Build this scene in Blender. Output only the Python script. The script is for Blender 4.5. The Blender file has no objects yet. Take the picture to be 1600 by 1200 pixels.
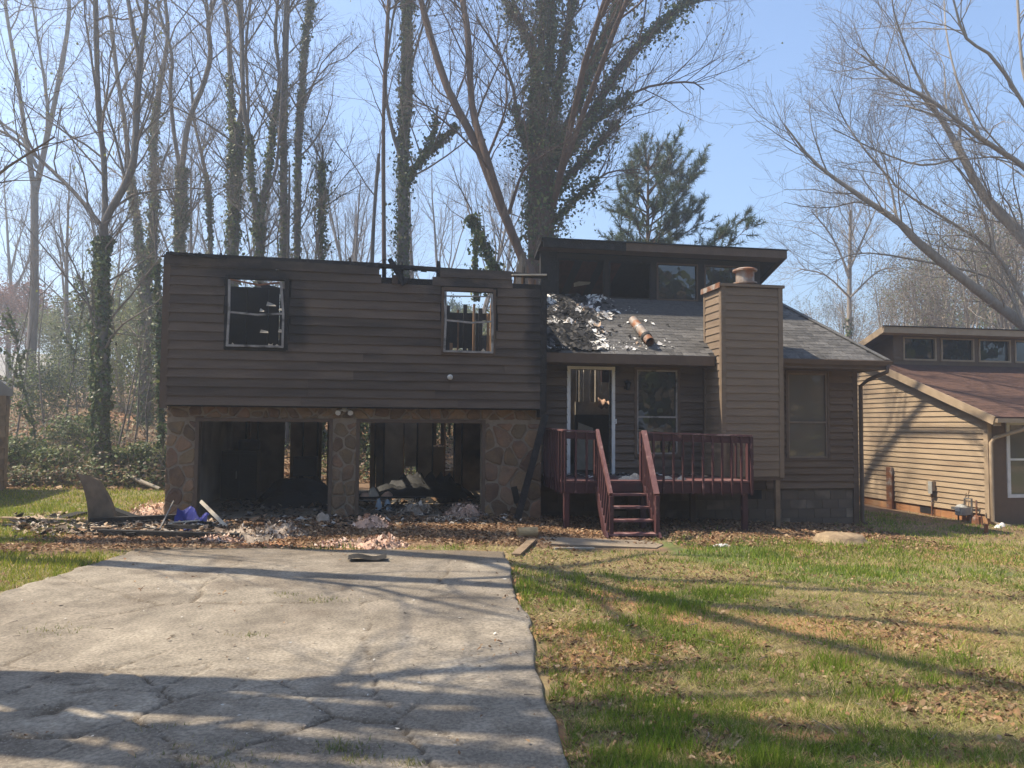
import bpy, math, random
import numpy as np
from mathutils import Matrix, Vector
random.seed(7)
rng = np.random.default_rng(7)
S = bpy.context.scene
COL = S.collection
R = math.radians

# ------------------------------------------------------------------ camera
HAZE = .0043
FPX, CAMH, PITCH, ROLL = 1200.0, 1.85, R(3.0), .008
cf = np.array([0, math.cos(PITCH), math.sin(PITCH)])
_r0 = np.array([1., 0, 0]); _u0 = np.cross(_r0, cf)
cr = _r0*math.cos(ROLL)+_u0*math.sin(ROLL); cu = -_r0*math.sin(ROLL)+_u0*math.cos(ROLL)
CP = np.array([0, 0, CAMH])
cd = bpy.data.cameras.new('camera'); cam = bpy.data.objects.new('camera', cd); COL.objects.link(cam)
cd.sensor_width = 36; cd.lens = 36*FPX/1600; cd.clip_start = .05; cd.clip_end = 3000
cam.matrix_world = Matrix(((cr[0], cu[0], -cf[0], 0), (cr[1], cu[1], -cf[1], 0), (cr[2], cu[2], -cf[2], CAMH), (0, 0, 0, 1)))
S.camera = cam

# ------------------------------------------------------------------ light
SUN_EL = R(56); SUN_AZ = (-.99, .09)            # horizontal direction towards the sun
_n = math.hypot(*SUN_AZ); SUN_AZ = (SUN_AZ[0]/_n, SUN_AZ[1]/_n)
w = bpy.data.worlds.new('World'); S.world = w; w.use_nodes = True
nt = w.node_tree; bg = nt.nodes['Background']
sky = nt.nodes.new('ShaderNodeTexSky'); sky.sky_type = 'NISHITA'; sky.sun_disc = False
sky.sun_elevation = SUN_EL; sky.sun_rotation = math.atan2(SUN_AZ[0], SUN_AZ[1])
sky.air_density = 1.0; sky.dust_density = .5; sky.ozone_density = 3.0
nt.links.new(sky.outputs[0], bg.inputs[0]); bg.inputs[1].default_value = .125
sl = bpy.data.lights.new('sun', 'SUN'); sl.energy = 4.7; sl.angle = R(.55); sl.color = (1, .89, .71)
so = bpy.data.objects.new('sun', sl); COL.objects.link(so)
sv = Vector((SUN_AZ[0]*math.cos(SUN_EL), SUN_AZ[1]*math.cos(SUN_EL), math.sin(SUN_EL)))
so.rotation_euler = sv.to_track_quat('Z', 'Y').to_euler(); so.location = (-20, 12, 30)
S.view_settings.view_transform = 'Standard'; S.view_settings.look = 'None'
S.view_settings.exposure = 1.12; S.view_settings.gamma = 1; S.view_settings.use_curve_mapping = False
S.render.engine = 'CYCLES'
S.cycles.use_denoising = True; S.cycles.max_bounces = 6; S.cycles.diffuse_bounces = 4; S.cycles.glossy_bounces = 3
S.cycles.transparent_max_bounces = 8; S.cycles.volume_bounces = 0; S.cycles.volume_step_rate = 4

# ------------------------------------------------------------------ frames
PHI = R(10.0)
ORG = np.array([-6.48, 14.61, 0.0])
EX = np.array([math.cos(PHI), math.sin(PHI), 0]); EY = np.array([-math.sin(PHI), math.cos(PHI), 0])
def W(x, y, z=0.):                      # house frame -> world
    return ORG+EX*x+EY*y+np.array([0, 0, z])
def Lc(x, y):                           # world -> house frame
    d = np.array([x, y, 0])-ORG; return d@EX, d@EY
def at(x, y, Y):                        # picture point at depth Y -> a world point
    d = cf+cr*(x-800)/FPX-cu*(y-600)/FPX
    return CP+d*(Y/d[1])

def _h(i, j, s):
    n = (i.astype(np.int64)*374761393+j.astype(np.int64)*668265263+s*974634777) & 0x7fffffff
    n = ((n ^ (n >> 13))*1274126177) & 0x7fffffff
    return ((n ^ (n >> 16)) & 0xffff)/65535.
def vnoise(x, y, s=0):
    x = np.asarray(x, float); y = np.asarray(y, float)
    i = np.floor(x); j = np.floor(y); fx = x-i; fy = y-j
    fx = fx*fx*(3-2*fx); fy = fy*fy*(3-2*fy)
    a = _h(i, j, s)*(1-fx)+_h(i+1, j, s)*fx; b = _h(i, j+1, s)*(1-fx)+_h(i+1, j+1, s)*fx
    return a*(1-fy)+b*fy
def fbm(x, y, s=0, o=3):
    v = 0; a = .5; t = 0
    for k in range(o):
        v = v+a*vnoise(x*2**k, y*2**k, s+k); t += a; a *= .5
    return v/t
def sstep(a, b, x):
    t = np.clip((np.asarray(x, float)-a)/(b-a), 0, 1); return t*t*(3-2*t)
def gz(X, Y):                           # ground height
    X = np.asarray(X, float); Y = np.asarray(Y, float)
    side = np.interp(X, [-1, 0, 1, 4, 7, 10, 30], [0, -.02, -.12, -.2, -.34, -.45, -.5])*sstep(4, 12.5, Y)
    yb = np.interp(X, [-9, -5, 6, 30], [20.8, 24, 27, 27])
    t = np.maximum(Y-yb, 0)
    bank = np.where(t < 20, .15*t, 3+(t-20)*.075); bank = np.where(t > 75, 7.1, bank)
    left = .25*sstep(-9, -16, X)*sstep(10, 16, Y)
    z = side+bank+left*0
    far = sstep(40, 120, np.hypot(X, Y-20))
    z = z+far*(fbm(X*.03, Y*.03, 5)-.5)*3
    z = z+(fbm(X*.9, Y*.9, 3)-.5)*.05
    # sink below the driveway and house slab
    return z

# ------------------------------------------------------------------ materials
def mat(name, c1, c2=None, scale=4., detail=6., rough=.85, bump=.0, bscale=None, c3=None, s3=.6, t3=(.55, .7), rnd=0., coord='Object', stretch=(1, 1, 1), metal=0., trans=0., attr=None, spec=.3, hue=0.):
    m = bpy.data.materials.new(name); m.use_nodes = True
    n = m.node_tree.nodes; l = m.node_tree.links; b = n['Principled BSDF']
    b.inputs['Roughness'].default_value = rough; b.inputs['Metallic'].default_value = metal
    b.inputs['Specular IOR Level'].default_value = spec
    tc = n.new('ShaderNodeTexCoord'); mp = n.new('ShaderNodeMapping'); mp.inputs['Scale'].default_value = stretch
    l.new(tc.outputs[coord], mp.inputs[0])
    vec = mp.outputs[0]
    oi = n.new('ShaderNodeObjectInfo')
    if rnd:
        ad = n.new('ShaderNodeVectorMath'); ad.operation = 'MULTIPLY_ADD'
        cmb = n.new('ShaderNodeCombineXYZ')
        for k in range(3): l.new(oi.outputs['Random'], cmb.inputs[k])
        l.new(cmb.outputs[0], ad.inputs[0]); ad.inputs[1].default_value = (37, 61, 23); l.new(vec, ad.inputs[2]); vec = ad.outputs[0]
    def noise(sc, de):
        t = n.new('ShaderNodeTexNoise'); t.inputs['Scale'].default_value = sc; t.inputs['Detail'].default_value = de
        l.new(vec, t.inputs['Vector']); return t.outputs['Fac']
    def ramp(f, a, bb):
        r = n.new('ShaderNodeMapRange'); r.inputs[1].default_value = a; r.inputs[2].default_value = bb; l.new(f, r.inputs[0]); return r.outputs[0]
    def mix(f, a, bb):
        x = n.new('ShaderNodeMix'); x.data_type = 'RGBA'
        if isinstance(f, float): x.inputs[0].default_value = f
        else: l.new(f, x.inputs[0])
        for k, v in ((6, a), (7, bb)):
            if isinstance(v, tuple): x.inputs[k].default_value = (*v, 1)
            else: l.new(v, x.inputs[k])
        return x.outputs[2]
    if attr:
        at_ = n.new('ShaderNodeAttribute'); at_.attribute_name = attr; col = at_.outputs['Color']
        if c2 is not None:
            col = mix(ramp(noise(scale, detail), .35, .65), col, mix(.5, col, c2))
    else:
        col = mix(ramp(noise(scale, detail), .3, .7), c1, c2 if c2 else c1)
    if c3: col = mix(ramp(noise(s3, 5), *t3), col, c3)
    if rnd:
        hs = n.new('ShaderNodeHueSaturation'); r = ramp(oi.outputs['Random'], 0, 1)
        mr = n.new('ShaderNodeMapRange'); mr.inputs[3].default_value = 1-rnd; mr.inputs[4].default_value = 1+rnd; l.new(oi.outputs['Random'], mr.inputs[0])
        l.new(mr.outputs[0], hs.inputs['Value']); l.new(col, hs.inputs['Color'])
        if hue:
            wn = n.new('ShaderNodeTexWhiteNoise'); wn.noise_dimensions = '1D'; l.new(oi.outputs['Random'], wn.inputs['W'])
            m2 = n.new('ShaderNodeMapRange'); m2.inputs[3].default_value = .5-hue; m2.inputs[4].default_value = .5+hue; l.new(wn.outputs['Value'], m2.inputs[0]); l.new(m2.outputs[0], hs.inputs['Hue'])
        col = hs.outputs[0]
    l.new(col, b.inputs['Base Color'])
    if bump:
        bp = n.new('ShaderNodeBump'); bp.inputs['Strength'].default_value = bump; bp.inputs['Distance'].default_value = .02
        l.new(noise(bscale or scale*4, 8), bp.inputs['Height']); l.new(bp.outputs[0], b.inputs['Normal'])
    if trans:
        out = n['Material Output']; tr = n.new('ShaderNodeBsdfTranslucent'); ms = n.new('ShaderNodeMixShader'); ms.inputs[0].default_value = trans
        l.new(col, tr.inputs[0]); l.new(b.outputs[0], ms.inputs[1]); l.new(tr.outputs[0], ms.inputs[2]); l.new(ms.outputs[0], out.inputs[0])
    return m

M = {}
M['siding'] = mat('brown_siding', (.128, .091, .066), (.096, .069, .051), 3, 6, .8, .5, 30, c3=(.06, .044, .035), s3=1.1, t3=(.47, .72), rnd=.2, stretch=(.5, 1, 3))
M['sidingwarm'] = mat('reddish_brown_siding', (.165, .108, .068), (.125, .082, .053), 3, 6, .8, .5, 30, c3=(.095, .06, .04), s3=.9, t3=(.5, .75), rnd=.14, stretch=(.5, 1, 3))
M['windowbrown'] = mat('brown_window_frame', (.22, .16, .115), (.16, .115, .085), 6, 5, .6, .2, 40)
M['trim'] = mat('brown_trim', (.125, .083, .056), (.095, .064, .044), 5, 6, .75, .4, 40, rnd=.1)
M['chsiding'] = mat('chimney_siding', (.215, .155, .105), (.175, .125, .086), 3, 6, .75, .4, 30, rnd=.08, stretch=(.5, 1, 3))
M['char'] = mat('charred_wood', (.010, .009, .009), (.028, .024, .022), 9, 8, .8, .9, 40, c3=(.055, .05, .048), s3=6, t3=(.62, .75), rnd=.3)
M['stone'] = mat('field_stone', (.24, .148, .082), (.135, .088, .056), 5, 8, .9, .8, 22, c3=(.2, .14, .085), s3=2.2, t3=(.5, .7), rnd=.35, hue=.012)
M['mortar'] = mat('mortar', (.31, .25, .185), (.24, .19, .14), 12, 6, .95, .6, 60)
M['wood'] = mat('raw_stud_wood', (.34, .19, .09), (.2, .1, .045), 6, 6, .8, .4, 40, c3=(.03, .022, .018), s3=1.8, t3=(.55, .68), rnd=.25, stretch=(3, 3, .5))
M['board'] = mat('weathered_board', (.33, .235, .15), (.2, .14, .09), 6, 8, .85, .6, 40, c3=(.09, .065, .05), s3=2, t3=(.55, .75), rnd=.25)
M['paleboard'] = mat('pale_board', (.55, .49, .4), (.42, .36, .28), 6, 6, .8, .3, 40, rnd=.15)
M['white'] = mat('white_paint', (.72, .70, .66), (.58, .56, .52), 4, 6, .5, .15, 40, c3=(.36, .33, .29), s3=2.5, t3=(.6, .8))
M['alu'] = mat('window_frame_metal', (.34, .31, .285), (.22, .2, .185), 8, 6, .5, .2, 40, c3=(.05, .045, .04), s3=3.5, t3=(.52, .65), metal=.3)
M['drywall'] = mat('sooty_drywall', (.4, .3, .2), (.24, .175, .115), 2, 6, .9, .3, 30, c3=(.035, .03, .027), s3=.9, t3=(.5, .7), rnd=.3)
M['red'] = mat('red_deck_paint', (.078, .03, .032), (.055, .023, .025), 5, 6, .6, .35, 40, c3=(.3, .165, .15), s3=5, t3=(.62, .78), rnd=.18)
M['redworn'] = mat('worn_red_paint', (.175, .083, .078), (.115, .05, .05), 7, 6, .65, .4, 40, c3=(.42, .28, .25), s3=5, t3=(.55, .75), rnd=.1)
M['reddark'] = mat('deck_floor_paint', (.12, .04, .04), (.07, .03, .03), 4, 6, .65, .4, 40, c3=(.05, .045, .045), s3=1.8, t3=(.45, .62), rnd=.2)
M['found'] = mat('foundation_block', (.15, .11, .078), (.115, .085, .062), 3, 8, .95, .6, 40, c3=(.38, .3, .22), s3=.8, t3=(.58, .75), rnd=.08)
M['shingle'] = mat('grey_shingle', (.14, .132, .124), (.085, .08, .077), 14, 8, .95, .9, 120, rnd=.32)
M['brownroof'] = mat('brown_shingle', (.12, .064, .045), (.082, .046, .034), 12, 8, .95, .8, 120, rnd=.25)
M['tan'] = mat('tan_siding', (.39, .29, .19), (.315, .23, .15), 3, 6, .8, .4, 30, c3=(.24, .16, .1), s3=1.1, t3=(.55, .78), rnd=.06, stretch=(.5, .5, 2))
M['tantrim'] = mat('tan_trim', (.4, .3, .2), (.33, .24, .155), 5, 6, .75, .3, 40, rnd=.06)
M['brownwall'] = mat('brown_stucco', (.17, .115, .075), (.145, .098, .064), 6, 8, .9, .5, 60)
M['clay'] = mat('clay_stained_block', (.42, .2, .085), (.33, .16, .075), 4, 8, .95, .6, 40, c3=(.4, .26, .15), s3=1.4, t3=(.5, .7), rnd=.1)
M['dark'] = mat('sooty_black', (.012, .012, .013), (.022, .021, .021), 5, 5, .7, .4, 20, rnd=.3)
M['soot'] = mat('dead_black_soot', (.004, .004, .0045), (.008, .008, .009), 5, 5, .9)
M['blackmetal'] = mat('black_appliance', (.016, .016, .018), (.03, .03, .032), 5, 5, .45, .1, 20)
M['galv'] = mat('galvanised_metal', (.34, .33, .31), (.22, .2, .18), 7, 6, .45, .2, 30, metal=.7)
M['rust'] = mat('rusty_metal', (.27, .115, .055), (.13, .06, .035), 9, 8, .8, .5, 40, c3=(.32, .29, .26), s3=4, t3=(.5, .65), metal=.2)
M['greymetal'] = mat('grey_meter_paint', (.36, .36, .34), (.28, .27, .25), 7, 6, .5, .1, 30)
M['pink'] = mat('pink_insulation', (.62, .4, .29), (.42, .27, .19), 9, 8, .98, .9, 60, c3=(.24, .18, .14), s3=3.2, t3=(.5, .68), rnd=.15)
M['greyins'] = mat('grey_insulation', (.46, .37, .29), (.28, .22, .165), 9, 8, .98, .9, 60, c3=(.1, .085, .07), s3=3.2, t3=(.5, .68), rnd=.2)
M['blue'] = mat('blue_plastic', (.035, .04, .24), (.025, .028, .13), 4, 5, .45, .4, 20)
M['cloth'] = mat('pale_cloth', (.62, .56, .46), (.42, .36, .28), 9, 6, .95, .6, 40)
M['bag'] = mat('pale_blue_bag', (.42, .5, .58), (.3, .36, .42), 9, 6, .6, .5, 30)
M['log'] = mat('cut_log', (.34, .25, .155), (.19, .135, .085), 8, 8, .9, .7, 40)
M['logpale'] = mat('pale_cut_log', (.5, .36, .19), (.38, .26, .13), 8, 8, .9, .6, 40)
M['pipe'] = mat('scorched_flue_metal', (.33, .29, .26), (.22, .16, .12), 6, 8, .7, .4, 40, c3=(.28, .12, .055), s3=3.2, t3=(.48, .62), metal=.3)
M['palewall'] = mat('pale_garage_wall', (.6, .55, .47), (.42, .37, .31), 1.5, 6, .9, .3, 30, c3=(.12, .1, .085), s3=.7, t3=(.5, .7))
M['concrete'] = mat('pad_concrete', (.27, .215, .155), (.18, .14, .1), 5, 10, .95, .5, 60, c3=(.16, .13, .1), s3=1.2, t3=(.5, .75))
M['bark'] = mat('grey_bark', (.19, .165, .145), (.11, .095, .085), 7, 8, .95, .8, 20, stretch=(2, 2, .4), c3=(.19, .165, .135), s3=1.5, t3=(.55, .75))
M['barkred'] = mat('reddish_bark', (.165, .1, .072), (.09, .06, .046), 7, 8, .95, .8, 20, stretch=(2, 2, .4))
M['barkpale'] = mat('pale_oak_bark', (.36, .31, .25), (.25, .21, .17), 7, 8, .95, .8, 20, stretch=(2, 2, .4))
M['twig'] = mat('twigs', (.22, .18, .15), (.15, .125, .105), 3, 4, .95)
M['twigpale'] = mat('pale_twigs', (.27, .225, .18), (.19, .155, .125), 3, 4, .95)
M['leaf'] = mat('leaves', (.05, .08, .02), rough=.6, attr='col', trans=.35, spec=.35)
M['ivy'] = mat('ivy_leaves', (.05, .08, .02), rough=.5, attr='col', trans=.25, spec=.35)
M['blade'] = mat('grass_blades', (.05, .08, .02), rough=.7, attr='col', trans=.4, spec=.2)
M['litter'] = mat('dead_leaves', (.05, .08, .02), rough=.85, attr='col', trans=.15, spec=.2)
M['ash'] = mat('ash_flakes', (.05, .05, .05), rough=.9, attr='col', spec=.2)
M['ground'] = mat('ground_soil', (.1, .1, .1), (.16, .115, .065), 9, 10, 1., .7, 30, attr='col')
M['drive'] = mat('driveway_concrete', (.1, .1, .1), (.05, .04, .03), 38, 12, .95, .8, 170, attr='col', spec=.25, c3=(.36, .31, .25), s3=70, t3=(.58, .7))
M['blind'] = mat('window_blind', (.5, .47, .4), (.42, .39, .33), 5, 3, .7)
M['farwall'] = mat('pale_far_wall', (.5, .47, .42), (.42, .39, .35), 2, 4, .8)
M['farroof'] = mat('grey_far_roof', (.3, .29, .28), (.24, .23, .22), 2, 4, .9)
def glassmat(name, tint, rough=.02):
    m = bpy.data.materials.new(name); m.use_nodes = True; b = m.node_tree.nodes['Principled BSDF']; n = m.node_tree.nodes; l = m.node_tree.links
    b.inputs['Base Color'].default_value = (*tint, 1); b.inputs['Roughness'].default_value = rough; b.inputs['Specular IOR Level'].default_value = .9; b.inputs['IOR'].default_value = 1.6
    t = n.new('ShaderNodeTexNoise'); t.inputs['Scale'].default_value = 2.2; bp = n.new('ShaderNodeBump'); bp.inputs['Strength'].default_value = .06; bp.inputs['Distance'].default_value = .05
    tc = n.new('ShaderNodeTexCoord'); l.new(tc.outputs['Object'], t.inputs[0]); l.new(t.outputs[0], bp.inputs['Height']); l.new(bp.outputs[0], b.inputs['Normal'])
    return m
M['glass'] = glassmat('window_glass', (.02, .019, .018))
M['dustyglass'] = glassmat('dusty_glass', (.125, .1, .073), .04)

# ------------------------------------------------------------------ mesh helpers
def soot(m, spots, top):
    '''smoke stains: dark tongues above burnt openings and a charred upper edge, with noisy outlines (object coordinates in metres)'''
    n = m.node_tree.nodes; l = m.node_tree.links; b = n['Principled BSDF']; old = b.inputs['Base Color'].links[0].from_socket
    tc = n.new('ShaderNodeTexCoord'); nz = n.new('ShaderNodeTexNoise'); nz.inputs['Scale'].default_value = 2.6; nz.inputs['Detail'].default_value = 6; l.new(tc.outputs['Object'], nz.inputs['Vector'])
    sx = n.new('ShaderNodeSeparateXYZ'); l.new(tc.outputs['Object'], sx.inputs[0])
    def mth(op, a, c=None):
        q = n.new('ShaderNodeMath'); q.operation = op
        for i, v in enumerate((a, c)):
            if v is None: continue
            if isinstance(v, (int, float)): q.inputs[i].default_value = v
            else: l.new(v, q.inputs[i])
        return q.outputs[0]
    wob = mth('MULTIPLY', mth('SUBTRACT', nz.outputs['Fac'], .5), 1.5); tot = None
    for cx, cz, wx, wz in spots:
        d = mth('SQRT', mth('ADD', mth('POWER', mth('DIVIDE', mth('SUBTRACT', sx.outputs[0], cx), wx), 2), mth('POWER', mth('DIVIDE', mth('SUBTRACT', sx.outputs[2], cz), wz), 2)))
        r = n.new('ShaderNodeMapRange'); r.inputs[1].default_value = 1.15; r.inputs[2].default_value = .55; l.new(mth('ADD', d, wob), r.inputs[0]); tot = r.outputs[0] if tot is None else mth('MAXIMUM', tot, r.outputs[0])
    r = n.new('ShaderNodeMapRange'); r.inputs[1].default_value = top; r.inputs[2].default_value = top+.3; l.new(mth('ADD', sx.outputs[2], mth('MULTIPLY', wob, .35)), r.inputs[0]); tot = mth('MAXIMUM', tot, r.outputs[0])
    x = n.new('ShaderNodeMix'); x.data_type = 'RGBA'; l.new(mth('MULTIPLY', tot, .85), x.inputs[0]); l.new(old, x.inputs[6]); x.inputs[7].default_value = (.022, .019, .018, 1); l.new(x.outputs[2], b.inputs['Base Color'])
soot(M['siding'], [(1.55, 4.55, .85, .5), (5.6, 4.5, .75, .38), (7.1, 3.9, .3, 1.6), (8.4, 3.1, .7, .3), (2.2, 3.9, .35, .8)], 4.72)
class MB:
    def __init__(s): s.v = []; s.f = []
    def add(s, vs, fs):
        o = len(s.v); s.v += [tuple(map(float, v)) for v in vs]; s.f += [tuple(i+o for i in f) for f in fs]; return s
    def box(s, x0, x1, y0, y1, z0, z1):
        return s.add([(x0, y0, z0), (x1, y0, z0), (x1, y1, z0), (x0, y1, z0), (x0, y0, z1), (x1, y0, z1), (x1, y1, z1), (x0, y1, z1)],
                     [(0, 3, 2, 1), (4, 5, 6, 7), (0, 1, 5, 4), (1, 2, 6, 5), (2, 3, 7, 6), (3, 0, 4, 7)])
    def bar(s, a, b, wd, th, up=(0, 0, 1), wd2=None):   # rectangular bar from a to b
        a = np.array(a, float); b = np.array(b, float); d = b-a; d /= np.linalg.norm(d)
        sd = np.cross(d, up); k = np.linalg.norm(sd)
        sd = np.array([1., 0, 0]) if k < 1e-4 else sd/k
        u = np.cross(sd, d); w2 = wd2 or wd
        vs = []
        for p, ww in ((a, wd), (b, w2)):
            for i, j in ((-1, -1), (1, -1), (1, 1), (-1, 1)): vs.append(p+sd*ww/2*i+u*th/2*j)
        return s.add(vs, [(0, 1, 2, 3), (7, 6, 5, 4), (0, 4, 5, 1), (1, 5, 6, 2), (2, 6, 7, 3), (3, 7, 4, 0)])
    def tube(s, pts, rad, n=8, cap=True):
        pts = [np.array(p, float) for p in pts]; k = len(pts); rad = [rad]*k if not hasattr(rad, '__len__') else rad
        vs = []; fs = []; sd = None
        for i, p in enumerate(pts):
            d = pts[min(i+1, k-1)]-pts[max(i-1, 0)]; d /= max(np.linalg.norm(d), 1e-9)
            if sd is None:
                sd = np.cross(d, (0, 0, 1.)); 
                if np.linalg.norm(sd) < 1e-3: sd = np.array([1., 0, 0])
            sd = sd-d*(sd@d); sd /= np.linalg.norm(sd); u = np.cross(d, sd)
            for j in range(n):
                a = 2*math.pi*j/n; vs.append(p+(sd*math.cos(a)+u*math.sin(a))*rad[i])
        for i in range(k-1):
            for j in range(n):
                fs.append((i*n+j, i*n+(j+1) % n, (i+1)*n+(j+1) % n, (i+1)*n+j))
        if cap: fs += [tuple(range(n))[::-1], tuple(range((k-1)*n, k*n))]
        return s.add(vs, fs)
    def lathe(s, c, prof, n=16):
        c = np.array(c, float); return s.tube([c+np.array([0, 0, z+i*1e-5]) for i, (r, z) in enumerate(prof)], [max(r, 1e-3) for r, z in prof], n)
    def poly(s, pts, d):            # extrude a polygon (list of 3D pts) along d
        n = len(pts); p = [np.array(q, float) for q in pts]; d = np.array(d, float)
        return s.add(p+[q+d for q in p], [tuple(range(n))[::-1], tuple(range(n, 2*n))]+[(i, (i+1) % n, n+(i+1) % n, n+i) for i in range(n)])
    def grid(s, fn, nu, nv):
        vs = [fn(i/(nu-1), j/(nv-1)) for j in range(nv) for i in range(nu)]
        return s.add(vs, [(j*nu+i, j*nu+i+1, (j+1)*nu+i+1, (j+1)*nu+i) for j in range(nv-1) for i in range(nu-1)])
    def mesh(s, name, m, org=(0, 0, 0), smooth=False):
        me = bpy.data.meshes.new(name); o = np.array(org, float)
        me.from_pydata([tuple(np.array(v)-o) for v in s.v], [], s.f)
        if m: me.materials.append(m)
        if smooth: me.polygons.foreach_set('use_smooth', [True]*len(me.polygons))
        me.update(); return me

def npmesh(name, V, F, m, col=None, smooth=False):
    me = bpy.data.meshes.new(name); V = np.asarray(V, np.float32); F = np.asarray(F, np.int32); k = F.shape[1]
    me.vertices.add(len(V)); me.vertices.foreach_set('co', V.ravel())
    me.loops.add(F.size); me.loops.foreach_set('vertex_index', F.ravel())
    me.polygons.add(len(F)); me.polygons.foreach_set('loop_start', np.arange(0, F.size, k, dtype=np.int32))
    if smooth: me.polygons.foreach_set('use_smooth', np.ones(len(F), bool))
    me.update(calc_edges=True)
    if col is not None:
        a = me.attributes.new('col', 'FLOAT_COLOR', 'POINT'); c = np.ones((len(V), 4), np.float32); c[:, :3] = col; a.data.foreach_set('color', c.ravel())
    if m: me.materials.append(m)
    return me

def link(o, label=None, cat=None, group=None, kind=None):
    COL.objects.link(o)
    for k, v in (('label', label), ('category', cat), ('group', group), ('kind', kind)):
        if v: o[k] = v
    return o
class Thing:
    """an Empty at the thing's base; parts are given in the house frame (or world) and stored relative to it"""
    def __init__(s, name, label, cat, org, house=True, group=None, rz=None):
        s.org = np.array(org, float); s.o = bpy.data.objects.new(name, None); s.o.empty_display_size = .2
        s.o.location = W(*org) if house else org
        s.o.rotation_euler = (0, 0, PHI if house else 0)
        link(s.o, label, cat, group)
    def part(s, name, mb, m, parent=None, label=None, smooth=False, kind=None):
        me = mb if isinstance(mb, bpy.types.Mesh) else mb.mesh(name, m, s.org, smooth)
        o = bpy.data.objects.new(name, me); o.parent = parent or s.o; link(o, label, kind=kind); return o
    def piece(s, name, me, loc, rot=(0, 0, 0), parent=None, scale=None):
        o = bpy.data.objects.new(name, me); o.parent = parent or s.o; o.location = np.array(loc, float)-s.org; o.rotation_euler = rot
        if scale: o.scale = scale
        COL.objects.link(o); return o
def single(name, mb, m, label, cat, org, house=True, group=None, smooth=False):
    me = mb if isinstance(mb, bpy.types.Mesh) else mb.mesh(name, m, org, smooth)
    o = bpy.data.objects.new(name, me); o.location = W(*org) if house else org
    if house: o.rotation_euler = (0, 0, PHI)
    return link(o, label, cat, group)
def struct(name, me):
    o = bpy.data.objects.new(name, me); return link(o, kind='structure')
def rag(a, b): return random.uniform(a, b)
#%%SPLIT
# ------------------------------------------------------------------ ground, driveway, pad
def ground_cols(X, Y):
    n1 = fbm(X*.55, Y*.55, 11, 4); n2 = fbm(X*1.7, Y*1.7, 21, 3); n3 = fbm(X*.23, Y*.23, 31, 2)
    soil = np.array([.19, .125, .07]); straw = np.array([.24, .185, .095]); green = np.array([.09, .13, .03]); lit = np.array([.2, .12, .07]); clay = np.array([.36, .165, .08])
    g = sstep(.42, .6, n1)[..., None]; c = straw*(1-g)+green*g
    d = sstep(.58, .72, n2)[..., None]*.7; c = c*(1-d)+soil*d
    # bare leafy strip in front of the house and in the woods
    hx = (X-ORG[0])*EX[0]+(Y-ORG[1])*EX[1]; hy = (X-ORG[0])*EY[0]+(Y-ORG[1])*EY[1]
    s = (sstep(-4.2, -3.2, hy+(n1-.5)*2)*(hy < 9)*(hx > -1.5)*(hx < 8.5)); s = np.maximum(s, sstep(-2.6, -1.2, hy+(n1-.5)*2.2)*(hy < 10)*(hx > 8))
    s = np.maximum(s, sstep(20.2, 22, Y+(n1-.5)*2)*.95)[..., None]
    c = c*(1-s)+(lit*(.65+.7*n2[..., None]))*s
    cl = np.maximum(sstep(.6, .72, n3)*sstep(.5, .62, n2), sstep(1.5, .5, np.hypot((X-3.4)/1.3, Y-7.6))*sstep(.42, .55, n2)*.9)[..., None]*.85; c = c*(1-cl)+clay*cl
    return c*(.75+.5*n2[..., None])
xs = np.concatenate([[-900, -500, -300, -200, -140, -100, -75, -60], np.arange(-48, -18, 2.), np.arange(-18, 18, .16), np.arange(18, 48, 2.), [60, 75, 100, 140, 200, 300, 500, 900]])
ys = np.concatenate([[-900, -400, -200, -100, -60, -40, -25, -15, -8, -4, -1], np.arange(1, 27, .16), np.arange(27, 60, .7), [62, 66, 70, 76, 84, 95, 110, 140, 200, 300, 500, 1000]])
GX, GY = np.meshgrid(xs, ys); GZ = gz(GX, GY)
DRX0, DRX1, DRY0, DRY1 = -5.35, .30, 1.0, 11.25
def dr_right(Y): return np.interp(Y, [1, 4.25, 11.1], [.52, .34, -.06])
_ind = (GX > DRX0+.08) & (GX < dr_right(GY)-.08) & (GY > DRY0) & (GY < DRY1-.12)
GZ = np.where(_ind, GZ-.13, GZ)
_hx, _hy = (GX-ORG[0])*EX[0]+(GY-ORG[1])*EX[1], (GX-ORG[0])*EY[0]+(GY-ORG[1])*EY[1]
GZ = np.where((_hx > .15) & (_hx < 7.0) & (_hy > .1) & (_hy < 6.4), np.minimum(GZ, -.12), GZ)
nx, ny = len(xs), len(ys)
idx = np.arange(nx*ny).reshape(ny, nx)
F = np.stack([idx[:-1, :-1], idx[:-1, 1:], idx[1:, 1:], idx[1:, :-1]], -1).reshape(-1, 4)
struct('ground', npmesh('ground', np.stack([GX, GY, GZ], -1).reshape(-1, 3), F, M['ground'], ground_cols(GX, GY).reshape(-1, 3), True))

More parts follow.
